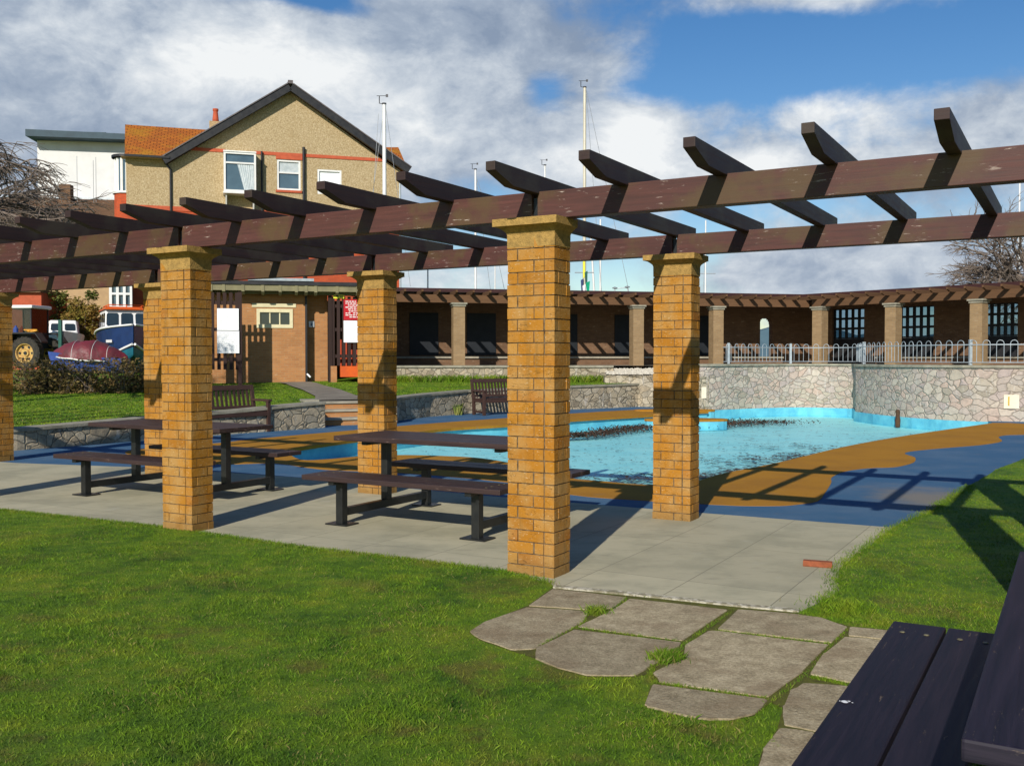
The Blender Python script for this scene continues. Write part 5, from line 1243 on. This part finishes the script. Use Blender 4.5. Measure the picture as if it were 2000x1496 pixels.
gp = G(119, 735, .8); m = MB(); m.box(Frame(gp, (1, 0)), -.06, .06, -.06, .06, .6, CH-(625-HY)/F*gp.y); m.build('fence_post', M['green'], label='green post in front of the covered boat', cat='post')
# ================================================================= SCRUB, BUSH, PLANTS, TREES
def leaves(m, n, cfn, size, up=.4):
    for _ in range(n):
        c = cfn(); r = size*random.uniform(.5, 1.3); a = Vector((random.gauss(0, 1), random.gauss(0, 1), random.gauss(0, 1)*up)).normalized(); b = a.cross(Vector((random.gauss(0, 1), random.gauss(0, 1), random.gauss(0, 1)))).normalized()
        m.quad([c-a*r, c+b*r*.45, c+a*r, c-b*r*.45], None, random.random())
random.seed(21)
def scrub(x0, x1, yc, hmax, n, lab, name='scrub_hedge'):
    m = MB(); mt = MB(); cl = [(random.uniform(x0, x1), yc+random.gauss(0, .35), random.uniform(.35, 1)*hmax, random.uniform(.25, .6)) for _ in range(int((x1-x0)*5))]
    for k in range(n):
        x, y, h, r = random.choice(cl); z = random.random()**1.3*h
        d = Vector((random.gauss(0, r*.6), random.gauss(0, r*.5), 0)); c = Vector((x, y, zt(x, y)+z))+d
        leaves(m, 1, lambda: c, .05)
    for x, y, h, r in cl:
        for _ in range(7):
            P = Vector((x+random.gauss(0, .1), y, zt(x, y))); q = P+Vector((random.gauss(0, .35), random.gauss(0, .3), h*random.uniform(.7, 1.3))); mt.tube([P, P.lerp(q, .5)+Vector((random.gauss(0, .06), 0, 0)), q], [.010, .007, .003], 4)
    o = m.build(name, M['hedge'], kind=None, label=lab, cat='hedge'); mt.build('twigs', M['bark'], o); return o
scrub(-15.5, -9.0, 26.4, .95, 16000, 'brown and olive scrub hedge along the back of the raised lawn')
def bush(px, D, r, h, n, lab, mat='leafgreen'):
    x = (px-1000)/F*D; c0 = Vector((x, D, zt(x, D))); t = thing('bush', c0, lab, 'bush'); m = MB(); tw = MB()
    cl = [(Vector((random.gauss(0, r*.5), random.gauss(0, r*.4), random.uniform(.2, 1)*h)), random.uniform(.25, .5)*r) for _ in range(26)]
    for k in range(n):
        c, q = random.choice(cl); d = Vector((random.gauss(0, 1), random.gauss(0, 1), random.gauss(0, .8))).normalized()*q*random.random()**.4; leaves(m, 1, lambda: c0+c+d, .085)
    for c, q in cl: tw.tube([c0+Vector((random.gauss(0, .1), 0, 0)), c0+c*.5+Vector((random.gauss(0, .1), 0, 0)), c0+c], [.035, .02, .008], 5)
    m.build('foliage', M[mat], t); tw.build('stems', M['bark'], t)
bush(112, 48.0, 1.3, 3.6, 5600, 'green bush rising behind the tractor and the white cabin boat'); bush(165, 46.5, 1.1, 3.1, 5200, 'yellowish green bush between the cabin boat and the fishing boat', 'leafyellow')
def shadow_shrub(x, y, rx, ry, h, n, lab):      # dense out-of-view shrubs, added to widen the shadow on the right lawn
    c0 = Vector((x, y, .01)); t = thing('bush', c0, lab, 'bush', 'unseen shrubs added to shade the right lawn'); m = MB(); tw = MB()
    for k in range(n):
        d = Vector((random.gauss(0, 1), random.gauss(0, 1), random.gauss(0, 1))).normalized()*random.random()**.33
        p = Vector((d.x*rx, d.y*ry, h*.5+d.z*h*.5)); p.x += .1*math.sin(p.z*5); leaves(m, 1, lambda: c0+p, .11)
    for k in range(14): q = Vector((random.gauss(0, rx*.5), random.gauss(0, ry*.5), random.uniform(.5, .9)*h)); tw.tube([c0+q*.05, c0+q*.5, c0+q], [.04, .025, .01], 5)
    m.build('foliage', M['leafgreen'], t); tw.build('stems', M['bark'], t)
shadow_shrub(4.55, 4.8, 1.1, .9, 2.6, 8000, 'unseen rounded shrub added beside the near end pillar to widen the lawn shadow')
shadow_shrub(6.25, 7.2, 1.15, .9, 2.6, 8000, 'unseen rounded shrub added beside the back end pillar to widen the lawn shadow')
def weed(px, py, n, h, lab):
    c = G(px, py, 0); m = MB()
    for _ in range(n):
        a = random.uniform(0, 6.28); l = h*random.uniform(.5, 1); o = Vector((math.cos(a), math.sin(a)*.5, 0))*l*.6; w = Vector((-math.sin(a), math.cos(a), 0))*.022
        b = c+Vector((random.gauss(0, .05), random.gauss(0, .03), 0)); mid = b+o*.5+Vector((0, 0, l*.8)); m.quad([b-w, b+w, mid+w, mid-w]); m.quad([mid-w, mid+w, b+o*1.1+Vector((0, 0, l*.95))])
    m.build('weed_plant', M['weedgreen'], label=lab, cat='plant', group='weeds at the wall foot')
weed(897, 810.5, 46, .34, 'small leafy weed growing left of the bench beyond the pool'); weed(1246, 793, 110, .75, 'taller grassy weed in front of the planter wall')
def tree(name, x, y, z, lab, seed, trunk_h, r0, dirs, levels, droop, spread, lfac=.74, twigmat='bark', kids=(3, 4), minr=.005, ln0=2.0, bias=Vector((0, 0, 0)), up=0, low=None):
    rnd = random.Random(seed); t = thing(name, (x, y, z), lab, 'tree'); tk = MB(); br = MB(); cnt = [0]
    top = Vector((x, y, z+trunk_h)); tk.tube([Vector((x, y, z-.1)), Vector((x+.05, y, z+trunk_h*.5)), top], [r0*1.25, r0, r0*.9], 10)
    def grow(p, d, ln, r, lv):
        if cnt[0] > 9000: return
        cnt[0] += 1; n = 4; pts = [p]; q = p; dd = d.copy()
        for i in range(n):
            dd = (dd+Vector((rnd.gauss(0, .17), rnd.gauss(0, .17), rnd.gauss(0, .12)-droop*(.3+.35*(levels-lv)))) ).normalized(); 
            if up and q.z > z+trunk_h+up: dd.z = min(dd.z, -.05); dd.normalize()
            if low is not None and q.z < z+trunk_h+low and cnt[0] % 9: dd.z = max(dd.z, .12); dd.normalize()
            q = q+dd*ln/n; pts.append(q)
        rr = [max(minr*.6, r*(1-.13*i)) for i in range(n+1)]; (br).tube(pts, rr, 6 if r > .04 else (4 if r > .012 else 3), caps=False)
        if lv <= 0: return
        for k in range(rnd.randint(*kids)):
            f = rnd.uniform(.35, 1); i = min(n-1, int(f*n)); b = pts[i].lerp(pts[i+1], f*n-i)
            nd = (dd+Vector((rnd.gauss(0, spread), rnd.gauss(0, spread), rnd.gauss(0, spread*.7)))+bias*.15).normalized(); grow(b, nd, ln*lfac*rnd.uniform(.75, 1.15), max(minr, r*.60), lv-1)
        grow(pts[-1], (dd+Vector((rnd.gauss(0, .2), rnd.gauss(0, .2), 0))).normalized(), ln*lfac, max(minr, r*.66), lv-1)
    for d in dirs: grow(top, Vector(d).normalized(), ln0*rnd.uniform(.85, 1.15), r0*.6, levels)
    tk.build('trunk', M['bark'], t); br.build('branches', M[twigmat], t)
tree('weeping_tree', -12.5, 20.0, .44, 'bare weeping tree with tangled grey twigs at the left edge', 5, 3.42, .14, [(1.0, -.1, .55), (.8, .3, .9), (.5, -.4, 1.1), (-.5, .3, 1.1), (1, .4, .3), (-.7, -.4, .7), (1, .1, .12), (.9, -.2, .8), (1, .1, .0), (.8, .6, .3)], 5, .045, .42, .76, kids=(2, 3), minr=.0055, ln0=1.36, up=1.95, low=.15)
tree('bare_tree', 25.4, 46, 1.2, 'bare spreading tree rising behind the arcade roof at the right', 9, 2.3, .28, [(-1, 0, .55), (-.8, .2, .95), (-.2, -.3, 1.2), (.6, 0, .9), (1, .2, .5), (.1, .3, 1.1), (-1, -.2, .3)], 6, .01, .60, .73, kids=(2, 2), minr=.010, ln0=2.15)
# ================================================================= MASTS
def mast(px, ytop, D, r, mat, lab, vane=True, spread=None, stays=(), lean=0):
    x = (px-1000)/F*D; zt_ = CH+(HY-ytop)/F*D; o = thing('yacht_mast', (x, D, .5), lab, 'mast', 'yacht masts behind the buildings')
    m = MB(); m.tube([(x+lean, D, .5), (x, D, zt_)], [r*1.05, r*.8], 8); m.build('pole', M[mat], o)
    if vane:
        m = MB(); m.tube([(x, D, zt_), (x-.18, D, zt_+.02), (x-.18, D, zt_+.30)], .018, 4); m.tube([(x-.28, D, zt_+.30), (x+.06, D, zt_+.30)], .011, 4); m.box(Frame((x+.06, D), (1, 0)), 0, .09, -.005, .005, zt_+.25, zt_+.36); m.lathe([(0, .0), (.085, 0), (.085, .05), (0, .05)], (x, D, zt_-.02), seg=8); m.build('wind_vane', M['ironwork'], o)
    if spread:
        for ys, w in spread: z = CH+(HY-ys)/F*D; m = MB(); m.tube([(x-w, D, z), (x+w, D, z)], .022, 4); m.build('spreader', M['wire'], o)
    m = MB()
    for dx0, y0, dx1, y1 in stays: m.tube([(x+dx0/F*D, D, CH+(HY-y0)/F*D), (x+dx1/F*D, D, CH+(HY-y1)/F*D)], .0095*D/38, 3)
    if stays: m.build('stay', M['wire'], o)
    return o
mast(752, 207, 37.0, .085, 'mast_white', 'tall white mast with wind vane in front of the gabled house', True, None, [(0, 212, -47, 560), (-11, 226, -34, 560), (3, 215, 50, 560)])
o = mast(1141, 175, 46, .085, 'mast_cream', 'tallest cream mast with wind vane behind the middle pillar', True, [(533, .45)], [(3, 180, 88, 575), (3, 185, 34, 575), (0, 400, -30, 400)])
D = 46; x = 141/F*D; m = MB(); f2 = Frame((x, D-.1), (1, 0)); zz_ = lambda y: CH+(HY-y)/F*D
for k, (a, b, y0, y1, mt) in enumerate([(-.08, .02, 505, 545, 'yellow'), (.0, .14, 530, 556, 'green'), (-.18, -.05, 545, 575, 'navy'), (.05, .25, 550, 575, 'greenflag'), (-.1, .04, 556, 578, 'white')]):
    m = MB(); c0_ = (a+b)/2; m.prism([(-.02*k, 0), (-.02*k+.012, 0), (-.02*k+.012, .01), (-.02*k, .01)], f2, 0, .001) if 0 else m.hexa([f2.p(c0_-.03, -.03*k, zz_(y1)), f2.p(c0_+.06, -.03*k, zz_(y1)+.1), f2.p(c0_+.06, -.03*k+.012, zz_(y1)+.1), f2.p(c0_-.03, -.03*k+.012, zz_(y1)), f2.p(a, -.03*k, zz_(y0)-.08), f2.p(b, -.03*k, zz_(y0)), f2.p(b, -.03*k+.012, zz_(y0)), f2.p(a, -.03*k+.012, zz_(y0)-.08)]); m.build('signal_flag', M[mt], o)
mast(929, 333, 55, .07, 'mast_white', 'white mast with small vane, just left of the middle pillar', True, None, [(2, 350, 12, 380), (0, 340, 30, 575)])
mast(1064, 325, 58, .06, 'mast_white', 'thin white mast top hidden by the middle pillar below')
mast(836, 400, 60, .05, 'mast_white', 'thin white mast over the arcade roof nearest the house', False)
mast(967, 470, 60, .045, 'mast_white', 'thin white mast close beside the left edge of the middle pillar', False, None, [(0, 480, 20, 575)])
mast(1172, 430, 56, .06, 'mast_white', 'short white mast between the two right pillars, right of the cream mast', False)
mast(1152, 440, 52, .06, 'mast_white', 'slightly leaning white mast beside the flags of the cream mast', False, lean=.5)
mast(1377, 432, 58, .05, 'mast_white', 'thin mast with crosstree right of the back right pillar', False, [(535, .6)], [(0, 440, -4, 575)])
mast(1987, 350, 58, .06, 'mast_white', 'thin white mast at the right edge of the picture', False)
mast(1060, 500, 57, .03, 'mast_white', 'thinnest white mast near the middle pillar', False)
# lamp-like radar gantry on the arcade skyline
D = 50; x = 212/F*D; m = MB(); z = CH+(HY-570)/F*D; m.tube([(x-.35, D, z-.6), (x-.3, D, z+.15), (x+.35, D, z+.2), (x+.4, D, z-.6)], .04, 6); m.lathe([(0, .0), (.12, .0), (.14, .05), (0, .1)], (x-.3, D, z+.15), seg=10); m.lathe([(0, .0), (.12, .0), (.14, .05), (0, .1)], (x+.33, D, z+.2), seg=10)
m.build('radar_gantry', M['galv'], label='small pale gantry with two domes showing over the arcade roof', cat='gantry')
# ================================================================= LIGHT, SKY
EL, AZX, AZY = R(28.6), -.292, -.956      # direction to the sun
sun = bpy.data.lights.new('sun', 'SUN'); sun.energy = 5.0; sun.angle = R(.53); sun.color = (1, .93, .82)
so = bpy.data.objects.new('sun', sun); COL.objects.link(so)
d = Vector((AZX*math.cos(EL), AZY*math.cos(EL), math.sin(EL))); so.rotation_euler = d.to_track_quat('Z', 'Y').to_euler(); so.location = (-5, -15, 12)
wd = bpy.data.worlds.new('World'); scene.world = wd; wd.use_nodes = True; t = wd.node_tree; t.nodes.clear(); s = NT(t)
out = s.n('ShaderNodeOutputWorld'); bg = s.n('ShaderNodeBackground', {'Strength': .06}); t.links.new(bg.outputs[0], out.inputs[0])
sky = s.n('ShaderNodeTexSky', sky_type='NISHITA', sun_disc=False, sun_elevation=EL, sun_rotation=math.atan2(AZX, AZY), air_density=1.0, dust_density=.2, ozone_density=1.6)
D = s.n('ShaderNodeTexCoord').outputs['Generated']; x = s.n('ShaderNodeSeparateXYZ', {0: D})
az = s.m('ARCTAN2', x.outputs[0], x.outputs[1]); el = s.m('ARCSINE', x.outputs[2])
def P2(px, py): return math.atan((px-1000)/F), (HY-py)/F*math.cos(math.atan((px-1000)/F))
def blob(px, py, rx, ry, a):
    u, v = P2(px, py); p = s.m('DIVIDE', s.m('SUBTRACT', az, u), rx/F); q = s.m('DIVIDE', s.m('SUBTRACT', el, v), ry/F)
    r2 = s.m('ADD', s.m('MULTIPLY', p, p), s.m('MULTIPLY', q, q)); return s.m('MULTIPLY', s.m('POWER', 2.718, s.m('MULTIPLY', r2, -1)), a)
def total(base, lst):
    v = base
    for b in lst: v = s.m('ADD', v, blob(*b))
    return v
vec = s.mapping(D, (1, 1, 2.1)); n1 = s.noise(vec, 3.3, 9, .58, .35); n2 = s.noise(s.mapping(D, (1, 1, 1.7), loc=(3, 1, 0)), 7.5, 9, .62, .3)
cover = total(.06, [(350, 220, 520, 330, .42), (900, 120, 330, 110, .30), (1470, 135, 190, 85, -.44), (640, 40, 60, 20, -.2), (1880, 120, 240, 90, -.27), (1060, 190, 60, 45, -.30), (1560, 20, 220, 35, .34), (1240, 200, 70, 40, -.20), (1370, 480, 60, 60, -.2), (585, 14, 110, 28, -.46), (690, 60, 60, 18, -.2),
                    (1580, 235, 300, 60, .30), (1400, 400, 60, 40, -.12), (1245, 300, 85, 60, .50), (1100, 345, 110, 50, .30), (1480, 330, 120, 40, .30), (1780, 330, 200, 50, .36), (1650, 520, 330, 60, .34), (900, 545, 260, 50, .10), (1180, 540, 90, 40, -.1), (1950, 250, 120, 120, .2)])
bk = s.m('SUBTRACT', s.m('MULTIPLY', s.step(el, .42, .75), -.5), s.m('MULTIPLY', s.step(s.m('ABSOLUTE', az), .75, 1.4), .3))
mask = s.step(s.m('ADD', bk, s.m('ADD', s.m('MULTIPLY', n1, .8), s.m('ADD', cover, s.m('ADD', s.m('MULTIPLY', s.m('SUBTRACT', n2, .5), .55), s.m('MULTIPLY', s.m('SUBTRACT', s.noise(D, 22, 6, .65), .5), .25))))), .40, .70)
lit = total(.0, [(1150, 110, 190, 120, -.30), (620, 150, 260, 80, .36), (420, 55, 150, 50, .22), (140, 120, 240, 70, .10), (1240, 290, 75, 60, .62), (1100, 345, 110, 40, .36), (820, 240, 120, 50, .18), (200, 300, 420, 70, -.12), (60, 60, 150, 60, -.12), (1000, 60, 450, 70, -.04), (1000, 280, 200, 60, -.14), (1560, 540, 300, 45, -.06), (1470, 325, 110, 35, .42), (1780, 320, 200, 40, .30), (1560, 240, 260, 50, .16), (900, 545, 200, 45, .25), (1900, 490, 200, 40, .06)])
n3 = s.noise(s.mapping(D, (1, 1, 1.5), loc=(7, 2, 1)), 19, 7, .65, .4)
br = s.m('ADD', s.m('ADD', s.m('ADD', lit, s.m('MULTIPLY', s.m('SUBTRACT', n3, .5), .75)), s.m('MULTIPLY', s.m('SUBTRACT', n2, .5), 1.45)), s.m('MULTIPLY', s.m('SUBTRACT', n1, .5), .6))
cl = s.ramp(s.m('ADD', br, .46), [(.15, C(4.2, 5.4, 7.4)), (.38, C(6.2, 7.4, 9.2)), (.62, C(9.8, 10.8, 12.0)), (.92, C(14.8, 15.2, 15.4))])
skc = s.n('ShaderNodeHueSaturation', {'Hue': .507, 'Saturation': 1.36, 'Value': 1.65, 'Color': sky.outputs[0]}).outputs[0]
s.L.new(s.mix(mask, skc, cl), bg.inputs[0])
scene.view_settings.view_transform = 'Standard'; scene.view_settings.look = 'None'; scene.view_settings.exposure = 0; scene.view_settings.gamma = 1
scene.render.engine = 'CYCLES'; scene.cycles.max_bounces = 5; scene.cycles.diffuse_bounces = 3; scene.cycles.glossy_bounces = 2; scene.cycles.transparent_max_bounces = 12; scene.cycles.use_denoising = True
wd.cycles.sampling_method = 'MANUAL'; wd.cycles.sample_map_resolution = 512
